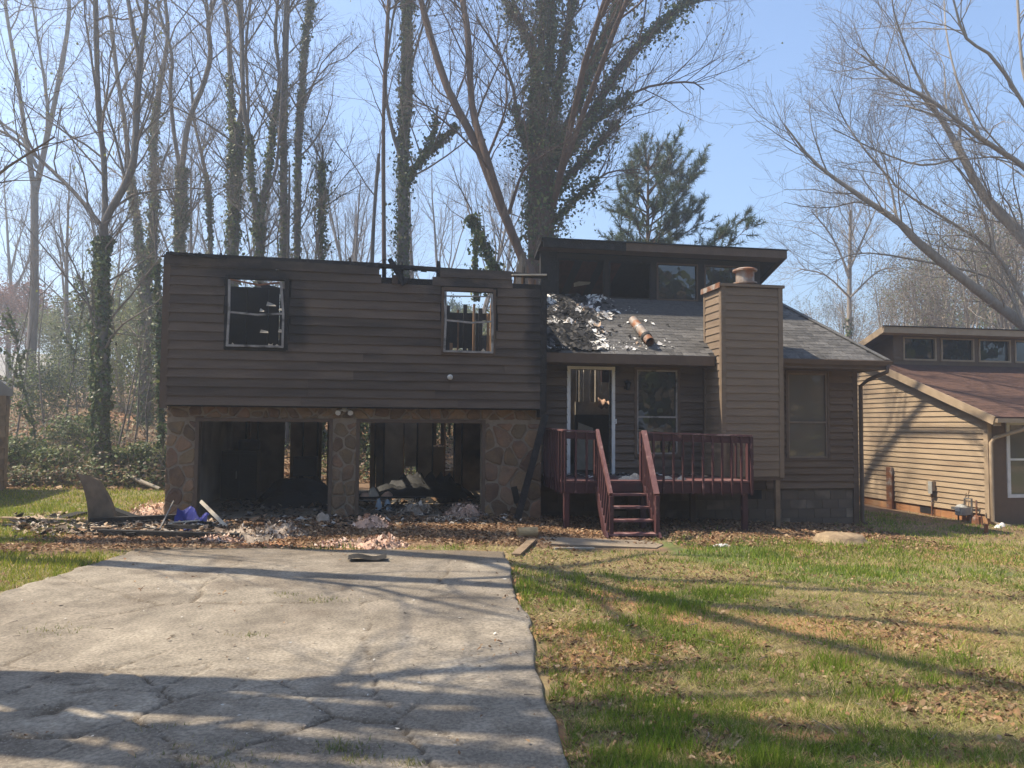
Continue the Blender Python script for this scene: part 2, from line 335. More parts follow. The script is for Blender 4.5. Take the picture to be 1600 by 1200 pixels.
def vor(X, Y, s):                        # distance to the nearest cell border of a jittered lattice, and a cell value
    i0 = np.floor(X); j0 = np.floor(Y); d1 = np.full(X.shape, 9.); d2 = np.full(X.shape, 9.); cv = np.zeros(X.shape)
    for a in (-1, 0, 1):
        for b in (-1, 0, 1):
            i, j = i0+a, j0+b; px = i+.1+.8*_h(i, j, s); py = j+.1+.8*_h(i, j, s+7)
            d = np.hypot(X-px, Y-py); m = d < d1
            d2 = np.where(m, d1, np.minimum(d2, d)); cv = np.where(m, _h(i, j, s+13), cv); d1 = np.where(m, d, d1)
    return d2-d1, cv
u = np.linspace(0, 1, 190); vY = np.concatenate([np.arange(DRY0, 7, .026), np.arange(7, DRY1, .05)])
U, VY = np.meshgrid(u, vY)
left = DRX0+.06*(fbm(VY*1.3, VY*0, 41)-.5)*3+.05*(vnoise(VY*7, VY*0, 42)-.5); right = dr_right(VY)+.10*(fbm(VY*1.1, VY*0+3, 43)-.5)+.035*(vnoise(VY*6, VY*0, 44)-.5)
DX = left+(right-left)*U; DY = VY+(U > -1)*(.25*(fbm(DX*.8, DX*0, 45)-.5))*(sstep(9.5, 11, VY))
wx = DX+.25*(fbm(DX*1.7, DY*1.7, 51)-.5); wy = DY+.25*(fbm(DX*1.7, DY*1.7, 52)-.5)
b1, c1 = vor(wx*.95+.3, wy*.85+.1, 3); b2, _ = vor(wx*2.1, wy*1.9, 9); b3, _ = vor(wx*.33, wy*.3+.4, 17)
broken = sstep(.49, .64, fbm(DX*.5+2, DY*.5, 61)*.6+.75*sstep(7.2, 4.2, DY)*sstep(.2, -2.4, DX)+.35*sstep(5.4, 4.3, DY)*sstep(.5, -.6, DX))
jit = .5+fbm(DX*9, DY*9, 66, 2)
crk = np.maximum(sstep(.024, .006, b1/jit)*broken, sstep(.034, .009, b2/jit)*broken*sstep(.55, .72, fbm(DX*.9, DY*.9, 71)))
crk = np.maximum(crk, sstep(.008, .002, b3)*.7*sstep(.4,.55,fbm(DX*.6,DY*.6,72)))
hole = broken*sstep(.70, .8, fbm(DX*1.4, DY*1.4, 77, 4))*sstep(6.5, 4.5, DY); crk = np.maximum(crk, hole)
DZ = gz(DX, DY)*.6+.035-.03*crk+.010*(c1-.5)*broken+.006*(fbm(DX*3, DY*3, 81, 3)-.5)
edge = np.minimum(U, 1-U) < 1e-6; edge |= (VY == vY[-1]); DZ = np.where(edge, DZ-.10, DZ)
base = np.array([.30, .255, .2]); bl = np.array([.37, .318, .25]); dk = np.array([.185, .15, .115]); dirt = np.array([.115, .085, .055])
n = fbm(DX*.7, DY*.7, 91, 4)[..., None]; n5 = fbm(DX*6, DY*6, 95, 3)[..., None]; c = base+(bl-base)*sstep(.45, .65, n); c = c+(dk-c)*sstep(.52, .72, fbm(DX*1.6, DY*1.6, 97, 4))[..., None]*.7
c = c*(.62+.76*n5); n7 = fbm(DX*2.3+5, DY*1.4, 99, 5)[..., None]; c = c*(.72+.56*n7); c = c+(dirt-c)*np.clip(crk*1.3, 0, 1)[..., None]*.9
dd = sstep(9.9, 11.2, DY+(fbm(DX*1.2, DY*1.2, 98)-.5)*2)[..., None]*.6; c = c+(dirt*1.4-c)*dd
nx, ny = DX.shape[1], DX.shape[0]; idx = np.arange(nx*ny).reshape(ny, nx)
F = np.stack([idx[:-1, :-1], idx[:-1, 1:], idx[1:, 1:], idx[1:, :-1]], -1).reshape(-1, 4)
struct('driveway', npmesh('driveway', np.stack([DX, DY, DZ], -1).reshape(-1, 3), F, M['drive'], c.reshape(-1, 3), True))
pad = MB(); pts = [(6.5, -3.4), (8.35, -3.55), (8.6, -3.2), (8.5, -2.8), (6.6, -2.65)]
pad.poly([W(x, y, float(gz(*W(x, y)[:2]))-.08) for x, y in pts], (0, 0, .098)); struct('path', pad.mesh('path', M['concrete']))

# ------------------------------------------------------------------ the burnt house
H = Thing('burnt_house', 'fire damaged brown split level house with a burnt off roof over the stone faced garage', 'house', (0, 0, 0))
def clip(poly, a, b, c):                 # keep a*x+b*y<=c
    out = []
    for i in range(len(poly)):
        p, q = poly[i], poly[(i+1) % len(poly)]; dp = a*p[0]+b*p[1]-c; dq = a*q[0]+b*q[1]-c
        if dp <= 0: out.append(p)
        if dp*dq < 0:
            t = dp/(dp-dq); out.append((p[0]+(q[0]-p[0])*t, p[1]+(q[1]-p[1])*t))
    return out
def siding(par, rows, z0, ex, spans, yf, m, name='siding_board', side=None, lean=lambda x, z: 0., jit=.004, lap=.034):
    """lapped boards; spans(z) gives the list of (x0,x1); yf is the wall plane, boards face -y (or the local -x wall when side is set)"""
    for i in range(rows):
        a = z0+i*ex+.004; b = a+ex+.006
        for x0, x1 in spans(a+ex/2, i):
            L = x1-x0; cuts = [x0]
            while x1-cuts[-1] > 4.2: cuts.append(cuts[-1]+rag(2.4, 3.9))
            if x1-cuts[-1] < .5 and len(cuts) > 1: cuts.pop()
            cuts.append(x1)
            for p, q in zip(cuts[:-1], cuts[1:]):
                mb = MB(); dz = rag(-jit, jit); dz2 = rag(-jit, jit); k = max(2, int((q-p)/.8)+1); V = []; 
                for t in range(k):
                    x = p+.0015+(q-p-.003)*t/(k-1); e = dz+(dz2-dz)*t/(k-1)+rag(-.0015, .0015); bow = rag(0, .004)
                    for yy, zz in ((yf-lap-bow, a+e), (yf-.006, b+e), (yf+.004, b+e), (yf-.004, a+e)):
                        V.append((x, yy, zz) if side is None else (side-(yf-yy), x, zz))
                Fs = []
                for t in range(k-1):
                    for j in range(4): Fs.append((t*4+j, t*4+(j+1) % 4, (t+1)*4+(j+1) % 4, (t+1)*4+j))
                Fs += [(0, 1, 2, 3), ((k-1)*4+3, (k-1)*4+2, (k-1)*4+1, (k-1)*4)]
                mb.add(V, Fs); H_.part(name, mb, m, par)
H_ = H
# -- stone garage front: mortar backing and single stones
GH = 2.16; D1 = (.52, 2.94); D2 = (3.53, 5.97); DT = 1.86
mo = MB()
regs = [(-.06, D1[0], -.25, GH), (D1[1], D2[0], -.25, GH), (D2[1], 7.2, -.25, GH), (D1[0], D1[1], DT, GH), (D2[0], D2[1], DT, GH)]
for i, (a, b, c0, d0) in enumerate(regs): mo.box(a, b, .0+i*.002, .24, c0, d0-i*.003)
stonewall = H.part('stone_wall', mo, M['mortar'])
random.seed(21)
def stones(x0, x1, z0, z1, sz, asp=1.):
    P = []; nxs = max(1, round((x1-x0)/sz)); nzs = max(1, round((z1-z0)/sz/asp))
    for i in range(-1, nxs+1):
        for j in range(-1, nzs+1):
            P.append((x0+(i+.5+rag(-.46, .46))*(x1-x0)/nxs, z0+(j+.5+rag(-.46, .46))*(z1-z0)/nzs))
    for k, p in enumerate(P):
        poly = [(x0, z0), (x1, z0), (x1, z1), (x0, z1)]
        for j, q in enumerate(P):
            if j == k: continue
            a, b = q[0]-p[0], q[1]-p[1]; L = math.hypot(a, b)
            poly = clip(poly, a/L, b/L, (a*(p[0]+q[0])/2+b*(p[1]+q[1])/2)/L-rag(.010, .021))
            if len(poly) < 3: break
        if len(poly) < 3: continue
        # round and roughen the outline
        out = []
        for i in range(len(poly)):
            p0, p1 = poly[i], poly[(i+1) % len(poly)]
            for t in (.16, .5, .84): out.append((p0[0]+(p1[0]-p0[0])*t+rag(-.007, .007), p0[1]+(p1[1]-p0[1])*t+rag(-.007, .007)))
        ar = abs(sum(out[i][0]*out[(i+1) % len(out)][1]-out[(i+1) % len(out)][0]*out[i][1] for i in range(len(out))))/2
        if ar < .0025: continue
        cx = sum(q[0] for q in out)/len(out); cz = sum(q[1] for q in out)/len(out); pr = rag(.012, .034); tx, tz = rag(-.03, .03), rag(-.03, .03)
        V = [(x, .012, z) for x, z in out]+[(cx+(x-cx)*.97, -pr*.75+(x-cx)*tx, cz+(z-cz)*.97) for x, z in out]+[(cx+(x-cx)*.8, -pr+(x-cx)*tx+(z-cz)*tz+rag(-.004, .004), cz+(z-cz)*.8) for x, z in out]
        nn = len(out); Fs = [tuple(range(2*nn, 3*nn))]
        for r in (0, 1): Fs += [(r*nn+i, r*nn+(i+1) % nn, (r+1)*nn+(i+1) % nn, (r+1)*nn+i) for i in range(nn)]
        H.part('stone', MB().add(V, Fs), M['stone'], stonewall)
stones(-.06, D1[0]-.07, -.2, DT, .27, 1.15); stones(D1[1]+.07, D2[0]-.07, -.2, DT, .25, 1.15); stones(D2[1]+.07, 7.2, -.2, DT, .33, 1.15); stones(-.06, 7.2, DT+.08, GH-.01, .3, .9)
fr = MB()
for a, b in (D1, D2):
    fr.box(a-.068, a, -.03, .2, -.12, DT+.07); fr.box(b, b+.068, -.03, .2, -.12, DT+.07); fr.box(a+.001, b-.001, -.028, .2, DT, DT+.068)
H.part('garage_door_frame', fr, M['trim'])
# -- garage interior
H.part('garage_floor', MB().box(-.05, 7.2, .02, 6.4, -.2, .0), M['concrete'])
for a, b in ((0, .1), (7.05, 7.15)): H.part('garage_side_wall', MB().box(a, b, .25, 6.4, 0, 2.2), M['palewall'])
# back wall panels with gaps where the fire opened it
def onback(x, y, Y):
    d = cf+cr*(x-800)/FPX-cu*(y-600)/FPX; t = ((ORG-CP)@EY+Y)/(d@EY); q = CP+d*t-ORG; return q@EX, q[2]
YB = 6.0
def panel(px0, px1, py0, py1, y, m, name='wall_panel', th=.03, ragz=0):
    x0, _ = onback(px0, 700, y); x1, _ = onback(px1, 700, y); z1 = onback(px0, py0, y)[1]; z0 = onback(px0, py1, y)[1]
    mb = MB(); mb.poly([(x0+rag(0, ragz), y, z0), (x1-rag(0, ragz), y, z0+rag(0, ragz)), (x1, y, z1-rag(0, ragz)), ((x0+x1)/2+rag(-.05, .05), y, z1-rag(0, ragz)*2), (x0, y, z1-rag(0, ragz))], (0, th, 0)); H.part(name, mb, m)
for i, (a, b, c0, d0) in enumerate([(290, 352, 600, 840), (353, 384, 600, 840), (385, 402, 600, 840), (403, 445, 600, 840), (453, 472, 600, 840), (474, 495, 600, 840), (497, 503, 600, 840), (511, 560, 600, 840),
    (578, 586, 600, 840), (587, 600, 600, 840), (601, 630, 600, 840), (632, 651, 600, 729), (632, 651, 757, 840), (652, 676, 600, 840), (677, 694, 697, 840), (677, 682, 600, 696), (688, 694, 600, 696), (695, 709, 735, 840), (699, 704, 600, 680), (711, 722, 600, 840), (723, 752, 600, 840), (753, 790, 600, 840)]):
    panel(a, b, c0, d0, YB+(i % 3)*.035, M['drywall'], ragz=.02)
for px in (352, 384, 402, 473, 496, 586, 600, 631, 652, 676, 695, 710, 722): 
    x, _ = onback(px, 700, YB-.1); H.part('stud', MB().box(x-.022, x+.022, YB-.1, YB-.02, 0, 2.2), M['wood' if px > 560 and px % 2 else 'char'])
# upper floor slab with a burnt hole
fl = MB(); Z0, Z1 = 2.17, 2.34
for a, b, c0, d0 in ((-.05, 2.4, .02, 6.4), (2.4, 3.9, .02, 2.2), (2.4, 3.9, 3.7, 6.4), (3.9, 5.2, .02, 5.0), (5.2, 7.15, .02, 6.4)): fl.box(a+.001, b-.001, c0, d0, Z0, Z1)
H.part('upper_floor', fl, M['char'])
for k in range(9): H.part('joist', MB().box(.3+k*.8, .345+k*.8, .25, 6.2, 2.0, 2.168), M['char'])
# -- upper wall (overhanging), windows are open holes
YU = -.3; ZT = 4.93; WIN = ((1.04, 2.07, 3.28, 4.58), (5.14, 6.12, 3.27, 4.50))
ub = MB(); xsw = [-.05, WIN[0][0], WIN[0][1], WIN[1][0], WIN[1][1], 7.14]
ub.box(xsw[0], xsw[1], YU, YU+.1, GH, 4.85); ub.box(xsw[2], xsw[3], YU+.001, YU+.1, GH, 4.72); ub.box(xsw[4], xsw[5], YU, YU+.1, GH, 4.7)
for wv in WIN: ub.box(wv[0]+.001, wv[1]-.001, YU+.002, YU+.1, GH, wv[2]-.01); ub.box(wv[0]+.001, wv[1]-.001, YU+.002, YU+.1, wv[3], 4.7)
ub.box(-.05, 7.14, YU+.101, .02, GH-.02, GH+.1)
upper = H.part('upper_wall', ub, M['char'])
def spans_up(z, i):
    r = [(-.02, 7.1)]
    for a, b, c0, d0 in WIN:
        if c0-.07 < z < d0+.06:
            r = [s for p, q in r for s in ((p, min(q, a-.05-(rag(0, .03) if z > 3.9 else 0))), (max(p, b+.05+(rag(0, .09) if z > 3.6 else 0)), q)) if s[1]-s[0] > .05]
    if i == 15:
        r = [(-.02, 1.9), (1.96, 3.86), (5.05, 6.5)]
    if i == 14: r = [(-.02, 3.9), (4.1, 4.22), (4.9, 6.52)]
    return r
siding(upper, 16, 2.16, .1735, spans_up, YU-.002, M['siding'])
cb = MB(); cb.box(-.13, .0, YU-.03, YU+.02, 2.1, 4.9); H.part('corner_board', cb, M['trim'])
cb = MB(); cb.box(7.1, 7.2, YU-.028, YU+.3, 2.0, 4.75); H.part('corner_board', cb, M['char'], label='charred corner board')
# charred plate along the top, broken rafter stubs, jagged bits
pl = MB(); pl.bar((-.1, YU+.05, 4.99), (3.9, YU+.05, 4.955), .14, .09); pl.bar((3.8, YU+.06, 4.96), (7.25, YU+.06, 4.88), .12, .075); H.part('top_plate', pl, M['char'])
for x in (.0, .45, .9, 2.3, 3.3, 3.95, 4.3, 5.0, 5.05, 6.2, 6.75):
    h = rag(.04, .12); H.part('rafter_stub', MB().bar((x, YU+.05, 4.7), (x+rag(-.03, .03), YU+rag(.0, .1), 4.99+h), .06, .05, wd2=.02), M['char'])
jg = MB()
for k in range(60):
    x = rag(-.1, 7.1); h = rag(.01, .07); z = 4.99-.015*x; jg.add([(x-rag(.02, .1), YU-.01, z-.06), (x+rag(.02, .1), YU+.02, z-.06), (x+rag(-.03, .03), YU+rag(0, .1), z+h)], [(0, 1, 2)])
H.part('burnt_edge', jg, M['char'], kind='stuff')
fasc = MB(); fasc.bar((-.12, YU-.04, 4.9), (3.6, YU-.04, 4.84), .02, .17); H.part('frieze_board', fasc, M['siding'])
gut = MB(); gut.bar((.0, YU-.06, 5.0), (1.0, YU-.06, 4.965), .09, .05); H.part('gutter_piece', gut, M['char'])
H.part('fallen_rafter', MB().bar((4.05, YU-.05, 5.08), (4.36, YU-.1, 4.58), .09, .06, up=(0, 1, 0), wd2=.13), M['char'])
for x0, z0, x1, z1 in ((6.55, 4.62, 6.58, 4.86), (6.72, 4.6, 6.73, 4.85), (6.98, 4.5, 6.99, 4.8)): H.part('exposed_stud', MB().bar((x0, YU+.03, z0), (x1, YU+.03, z1), .035, .05, up=(0, 1, 0)), M['wood'])
H.part('broken_board', MB().bar((6.5, YU-.01, 4.87), (7.22, YU-.02, 4.9), .1, .03), M['paleboard'])
# window frames: bent metal sashes, charred surround
for k, (a, b, c0, d0) in enumerate(WIN):
    sur = MB(); e = .055
    sur.box(a-e, a+.0, YU-.05, YU+.06, c0-.05, d0+.06); sur.box(b, b+e+(.03 if k == 0 else 0), YU-.05, YU+.06, c0-.05, d0+.05); sur.box(a+.001, b-.001, YU-.048, YU+.06, d0, d0+.07); sur.box(a+.001, b-.001, YU-.048, YU+.06, c0-.06, c0)
    wf = H.part('window', sur, M['char' if k == 0 else 'trim'])
    f = MB(); bend = .05 if k == 0 else .015; Yf = YU-.06; t = .042
    f.bar((a+.01, Yf, c0), (a+.03, Yf, (c0+d0)/2), t, .04, up=(0, 1, 0)); f.bar((a+.03, Yf, (c0+d0)/2), (a+.02, Yf, d0-.03), t, .04, up=(0, 1, 0))
    f.bar((b-.01, Yf, c0), (b-.01, Yf, (c0+d0)/2), t, .04, up=(0, 1, 0)); f.bar((b-.01, Yf, (c0+d0)/2), (b-.02-bend, Yf, d0-.04), t, .04, up=(0, 1, 0))
    f.bar((a, Yf, c0+.015), (b, Yf, c0+.01), .04, .05, up=(0, 1, 0)); H.part('frame', f, M['alu'], wf)
    f = MB(); zm = (c0+d0)/2-(.02 if k == 0 else 0); f.bar((a+.02, Yf, zm+.02), (a+.55, Yf-.01, zm-.02), .035, .04, up=(0, 1, 0)); f.bar((a+.55, Yf-.01, zm-.02), (b-.01, Yf, zm+.02), .035, .04, up=(0, 1, 0))
    if k == 0: f.bar((a+.5, Yf-.02, zm-.03), (b-.1, Yf-.02, zm+.0), .02, .03, up=(0, 1, 0))
    H.part('meeting_rail', f, M['alu'], wf)
    f = MB()
    if k == 0: f.bar((a+.03, Yf, d0-.03), (a+.55, Yf-.02, d0-.12), .03, .03, up=(0, 1, 0)); f.bar((a+.55, Yf-.02, d0-.12), (b-.05, Yf, d0-.05), .03, .03, up=(0, 1, 0))
    else: f.bar((a+.03, Yf+.03, d0-.11), (b-.03, Yf+.03, d0-.09), .02, .05, up=(0, 1, 0))
    H.part('top_rail', f, M['rust' if k == 0 else 'alu'], wf)
    for q in range(5):
        x = rag(a+.05, b-.15); H.part('glass_shard', MB().add([(x, Yf, c0+.02), (x+rag(.05, .14), Yf, c0+.02), (x+rag(0, .1), Yf-.01, c0+rag(.04, .09))], [(0, 1, 2)]), M['paleboard'], wf)
for x0_, z0_, l_ in ((1.38, 3.75, .18), (1.75, 3.77, .2), (1.36, 4.2, .1), (1.75, 4.24, .08), (1.38, 3.42, .05), (1.68, 3.44, .05), (1.5, 4.33, .2)): H.part('hanging_scrap', MB().add([(x0_, 1.4, z0_), (x0_+l_, 1.4, z0_+rag(-.01, .01)), (x0_+l_*.9, 1.42, z0_+rag(.02, .05)), (x0_+.02, 1.42, z0_+rag(.02, .1))], [(0, 1, 2, 3)]), M['paleboard'])
# upper rooms: charred partition behind the left window, bare studs behind the right one
PZ = onback(400, 449, 1.9)[1]
H.part('charred_partition', MB().box(.1, 1.7, 1.9, 1.98, 2.35, PZ).box(1.72, 2.9, 1.91, 1.98, 2.35, PZ-.02), M['soot'])
for x in (1.0, 1.45, 1.9, 2.35): H.part('stud', MB().box(x, x+.04, 1.78, 1.88, 2.35, PZ-.05), M['soot'])
H.part('charred_panel', MB().poly([(1.4, 2.1, PZ-.1), (2.2, 2.1, PZ-.1), (2.5, 2.1, PZ+.12), (1.8, 2.1, PZ+.02), (1.2, 2.1, PZ+.15)], (0, .03, 0)), M['char'])
for px, m in ((700, 'char'), (716, 'wood'), (741, 'wood'), (751, 'char'), (763, 'wood'), (768, 'wood'), (727, 'char')):
    x, _ = onback(px, 500, 2.6+(px % 3)*.5); y = 2.6+(px % 3)*.5; wd = .09 if m == 'char' else .05
    H.part('stud', MB().box(x-wd/2, x+wd/2, y, y+.09, 2.35, 4.6+rag(-.05, .2)), M[m])
x0, _ = onback(690, 500, 3.2); x1, _ = onback(775, 500, 3.2); H.part('header_beam', MB().box(x0-.6, x1+.4, 3.2, 3.3, 4.42, 4.58), M['char'])
x0, _ = onback(690, 480, 3.6); x1, _ = onback(734, 480, 3.6); H.part('charred_panel', MB().box(x0-.5, x1+.15, 3.6, 3.64, 3.75, 4.55), M['dark'])
x0, _ = onback(694, 480, 3.4); x1, _ = onback(708, 480, 3.4); H.part('charred_panel', MB().box(x0-.9, x1, 3.4, 3.44, 2.35, 3.85), M['wood'])
x0, _ = onback(744, 480, 3.7); x1, _ = onback(753, 480, 3.7); H.part('charred_panel', MB().box(x0, x1, 3.7, 3.74, 2.35, 4.5), M['dark'])
# rear upper corner posts and wall remains
for x in (0.0, .8, 1.6, 4.2, 7.1): H.part('rear_stud', MB().box(x, x+.06, 6.2, 6.3, 2.35, 4.2+rag(-.5, .4)), M['char'])
H.part('rear_wall', MB().box(-.05, 3.2, 6.3, 6.36, 2.35, 4.1).box(6.4, 7.15, 6.3, 6.36, 2.35, 4.4), M['char'])
H.part('left_wall', MB().box(-.05, .03, -.19, 6.3, 2.35, 4.6), M['char'])
# the burnt party wall between the garage wing and the main roof
bw = MB(); bw.poly([(7.16, -.25, 2.1), (7.16, 6.2, 2.1), (7.16, 6.2, 4.4), (7.16, 3.2, 5.4), (7.16, 2.2, 5.9), (7.16, 1.5, 4.7), (7.16, .3, 4.2), (7.16, -.25, 4.6)], (.09, 0, 0)); H.part('party_wall', bw, M['char'])
#%%SPLIT
# -- main part: wall with door and windows
random.seed(31)
YM = .6; DOOR = (7.96, 8.89, .80, 3.05); MW = ((9.46, 10.40, 1.22, 3.07), (13.05, 14.02, 1.14, 3.07))
mb = MB(); xsw = [7.26, DOOR[0], DOOR[1], MW[0][0], MW[0][1], MW[1][0], MW[1][1], 14.72]
for i in (0, 2, 4, 6): mb.box(xsw[i], xsw[i+1], YM, YM+.14, .44, 3.2)
for a, b, c0, d0 in (DOOR,)+MW: mb.box(a+.001, b-.001, YM+.001, YM+.139, d0, 3.2); mb.box(a+.001, b-.001, YM+.001, YM+.139, .44, c0)
main = H.part('main_wall', mb, M['siding'])
def spans_m(z, i):
    r = [(7.28, 10.99), (12.5, 14.66)]
    for a, b, c0, d0 in (DOOR,)+MW:
        if c0-.05 < z < d0+.06: r = [s for p, q in r for s in ((p, min(q, a-.062)), (max(p, b+.062), q)) if s[1]-s[0] > .05]
    return r
siding(main, 17, .45, .16, lambda z, i: [q for q in spans_m(z, i) if q[0] < 11], YM-.002, M['siding'], lap=.05)
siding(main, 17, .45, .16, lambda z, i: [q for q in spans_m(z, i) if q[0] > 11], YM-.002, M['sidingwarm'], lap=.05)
mb = MB(); mb.box(7.26, 14.76, YM+.03, YM+.25, -.7, .44); mb.box(14.6, 14.76, YM+.25, 8, -.7, .44)
fnd = H.part('foundation', mb, M['found'])
random.seed(33)
for r in range(5):
    x = 7.3+(r % 2)*.2
    while x < 14.7:
        z = -.62+r*.205; H.part('block', MB().box(x, min(x+.392, 14.755), YM+.012, YM+.04, z, z+.197), M['found'], fnd); x += .4
H.part('vent', MB().box(12.0, 12.4, YM+.0, YM+.05, .22, .42), M['dark'], fnd)
cb = MB(); cb.box(14.66, 14.79, YM-.035, YM+.12, -.45, 3.2); H.part('corner_board', cb, M['trim'])
H.part('right_wall', MB().box(14.6, 14.74, YM+.16, 8, .4, 3.3).poly([(14.6, .76, 3.3), (14.6, 8, 3.3), (14.6, 8, 4.6), (14.6, 3, 4.6)], (.1, 0, 0)), M['siding'])
H.part('back_wall', MB().box(7.3, 9.0, 7.6, 7.75, 0, 2.4).box(9.35, 14.6, 7.6, 7.75, 0, 3.6), M['drywall'])
H.part('main_floor', MB().box(7.3, 14.6, YM+.14, 7.6, .6, .79), M['dark'])
# door frame with the door swung in
f = MB(); a, b, c0, d0 = DOOR
f.box(a-.075, a, YM-.05, YM+.16, c0-.02, d0+.07); f.box(b, b+.07, YM-.05, YM+.16, c0-.02, d0+.07); f.box(a+.001, b-.001, YM-.048, YM+.16, d0, d0+.068)
df = H.part('door_frame', f, M['white']); H.part('threshold', MB().box(a, b, YM-.06, YM+.2, c0-.03, c0+.0), M['dark'], df)
dl = H.part('door', MB().bar((a+.03, YM+.17, (c0+d0)/2), (a+.20, YM+.98, (c0+d0)/2), .045, d0-c0-.03), M['paleboard'], label='pale front door swung inwards')
H.part('doorbell', MB().box(b+.075, b+.1, YM-.06, YM-.02, 1.88, 1.98), M['white'])
# inside the door
for p0, p1, q0, q1, y, m in ((870, 900, 560, 760, 5.0, 'drywall'), (901, 904, 570, 636, 5.1, 'char'), (905, 911, 570, 640, 5.0, 'paleboard'), (912, 920, 570, 638, 5.05, 'paleboard'), (923, 928, 570, 638, 5.0, 'drywall'), (930, 936, 570, 640, 5.05, 'paleboard'), (940, 948, 570, 612, 5.0, 'paleboard'), (953, 958, 570, 640, 5.0, 'paleboard'), (899, 960, 628, 648, 4.8, 'paleboard'), (898, 962, 648, 760, 4.7, 'dark'), (962, 1010, 560, 760, 5.0, 'drywall')):
    x0 = onback(p0, 650, y)[0]; x1 = onback(p1, 650, y)[0]; z1 = onback(910, q0, y)[1]; z0 = onback(910, q1, y)[1]; H.part('wall_panel', MB().box(x0, x1, y, y+.05, z0, z1), M[m])
x0, z0 = onback(938, 632, 4.6); H.part('insulation_wad', MB().grid(lambda u, v: (x0+.3*(u-.3), 4.55-.12*math.sin(v*3.1)+.04*math.sin(u*9), z0-.1+.28*v*(1-.3*u)+.03*math.sin(u*13)), 9, 7), M['pink'])
H.part('tilted_panel', MB().poly([(8.42, 1.9, .8), (8.85, 1.9, .8), (8.85, 1.9, 1.78), (8.5, 1.9, 1.9)], (0, .04, 0)), M['paleboard'], label='tan panel leaning in the hallway')
# windows with dark reflecting glass
for k, (a, b, c0, d0) in enumerate(MW):
    t = MB(); e = .06; t.box(a-e, a, YM-.045, YM+.02, c0-e, d0+e); t.box(b, b+e, YM-.045, YM+.02, c0-e, d0+e); t.box(a+.001, b-.001, YM-.043, YM+.02, d0, d0+e); t.box(a+.001, b-.001, YM-.043, YM+.02, c0-e, c0)
    wf = H.part('window', t, M['trim']); zm = c0+(d0-c0)*(.42 if k else .44)
    f = MB(); s = .035; f.box(a+.001, a+s, YM-.03, YM+.05, c0+.001, d0-.001); f.box(b-s, b-.001, YM-.03, YM+.05, c0+.001, d0-.001); f.box(a+s, b-s, YM-.029, YM+.05, d0-s, d0-.001); f.box(a+s, b-s, YM-.029, YM+.05, c0+.001, c0+s); f.box(a+s, b-s, YM-.034, YM+.05, zm-.02, zm+.02)
    H.part('frame', f, M['alu' if k == 0 else 'windowbrown'], wf)
    H.part('pane', MB().box(a+.02, b-.02, YM+.02, YM+.025, zm, d0-.02), M['glass' if k == 0 else 'dustyglass'], wf); H.part('pane', MB().box(a+.02, b-.02, YM+.005, YM+.01, c0+.02, zm), M['glass' if k == 0 else 'dustyglass'], wf)
    if k: H.part('curtain', MB().grid(lambda u, v: (b-.19+.15*u, YM+.055+.012*math.sin(u*20), c0+.03+(d0-c0-.06)*v), 9, 2), M['blind'], wf)
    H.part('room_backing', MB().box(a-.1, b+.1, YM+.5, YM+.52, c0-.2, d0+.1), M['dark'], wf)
# roof: deck, fascia, soffit, shingles
ZE, SL = 3.34, .648; XL, XR, YR = 7.27, 15.16, 2.5; XT = 13.98
def rz(y): return ZE+SL*(y+.02)
rd = MB(); rd.add([(XL, -.02, ZE), (XR, -.02, ZE), (XT, YR, rz(YR)), (XL, YR, rz(YR)), (XL, -.02, ZE-.05), (XR, -.02, ZE-.05), (XT, YR, rz(YR)-.05), (XL, YR, rz(YR)-.05)], [(0, 1, 2, 3), (7, 6, 5, 4), (0, 4, 5, 1), (1, 5, 6, 2), (2, 6, 7, 3), (3, 7, 4, 0)])
rd.add([(XR, -.02, ZE-.002), (XR, 8.2, ZE), (XT, 6, rz(YR)), (XT, YR, rz(YR)-.002), (XR, -.02, ZE-.05), (XR, 8.2, ZE-.05)], [(0, 1, 2, 3), (4, 5, 1, 0)])
rd.add([(10.4, 6.0, rz(YR)), (XT, 6.0, rz(YR)), (XR, 8.2, ZE), (10.4, 8.2, ZE)], [(0, 1, 2, 3)])
roof = H.part('roof', rd, M['char'])
fa = MB(); fa.box(XL, 11.0, -.045, -.022, ZE-.2, ZE+.0); fa.box(12.48, XR+.01, -.045, -.022, ZE-.2, ZE+.0); fa.box(XR-.02, XR, -.02, 8, ZE-.2, ZE-.06); H.part('fascia', fa, M['trim'], roof)
H.part('soffit', MB().box(XL, 11.0, -.02, YM, ZE-.2, ZE-.18).box(12.48, XR-.02, -.02, YM, ZE-.199, ZE-.18), M['trim'], roof)
g = MB(); g.poly([(12.5, -.05, ZE-.02), (12.5, -.05, ZE-.1), (12.5, -.11, ZE-.12), (12.5, -.15, ZE-.02), (12.5, -.14, ZE-.01), (12.5, -.1, ZE-.09), (12.5, -.06, ZE-.03)], (2.68, 0, 0)); H.part('gutter', g, M['trim'])
H.part('downspout', MB().tube([(15.1, -.1, ZE-.1), (15.08, -.1, ZE-.25), (14.9, .35, ZE-.42), (14.84, .52, ZE-.55), (14.84, .53, 1.5), (14.84, .53, -.3), (14.86, .42, -.36)], .045, 8), M['trim'], smooth=True)
random.seed(41)
ang = math.atan(SL); EXP = .143; nrow = int(3.0/EXP)
shm = []
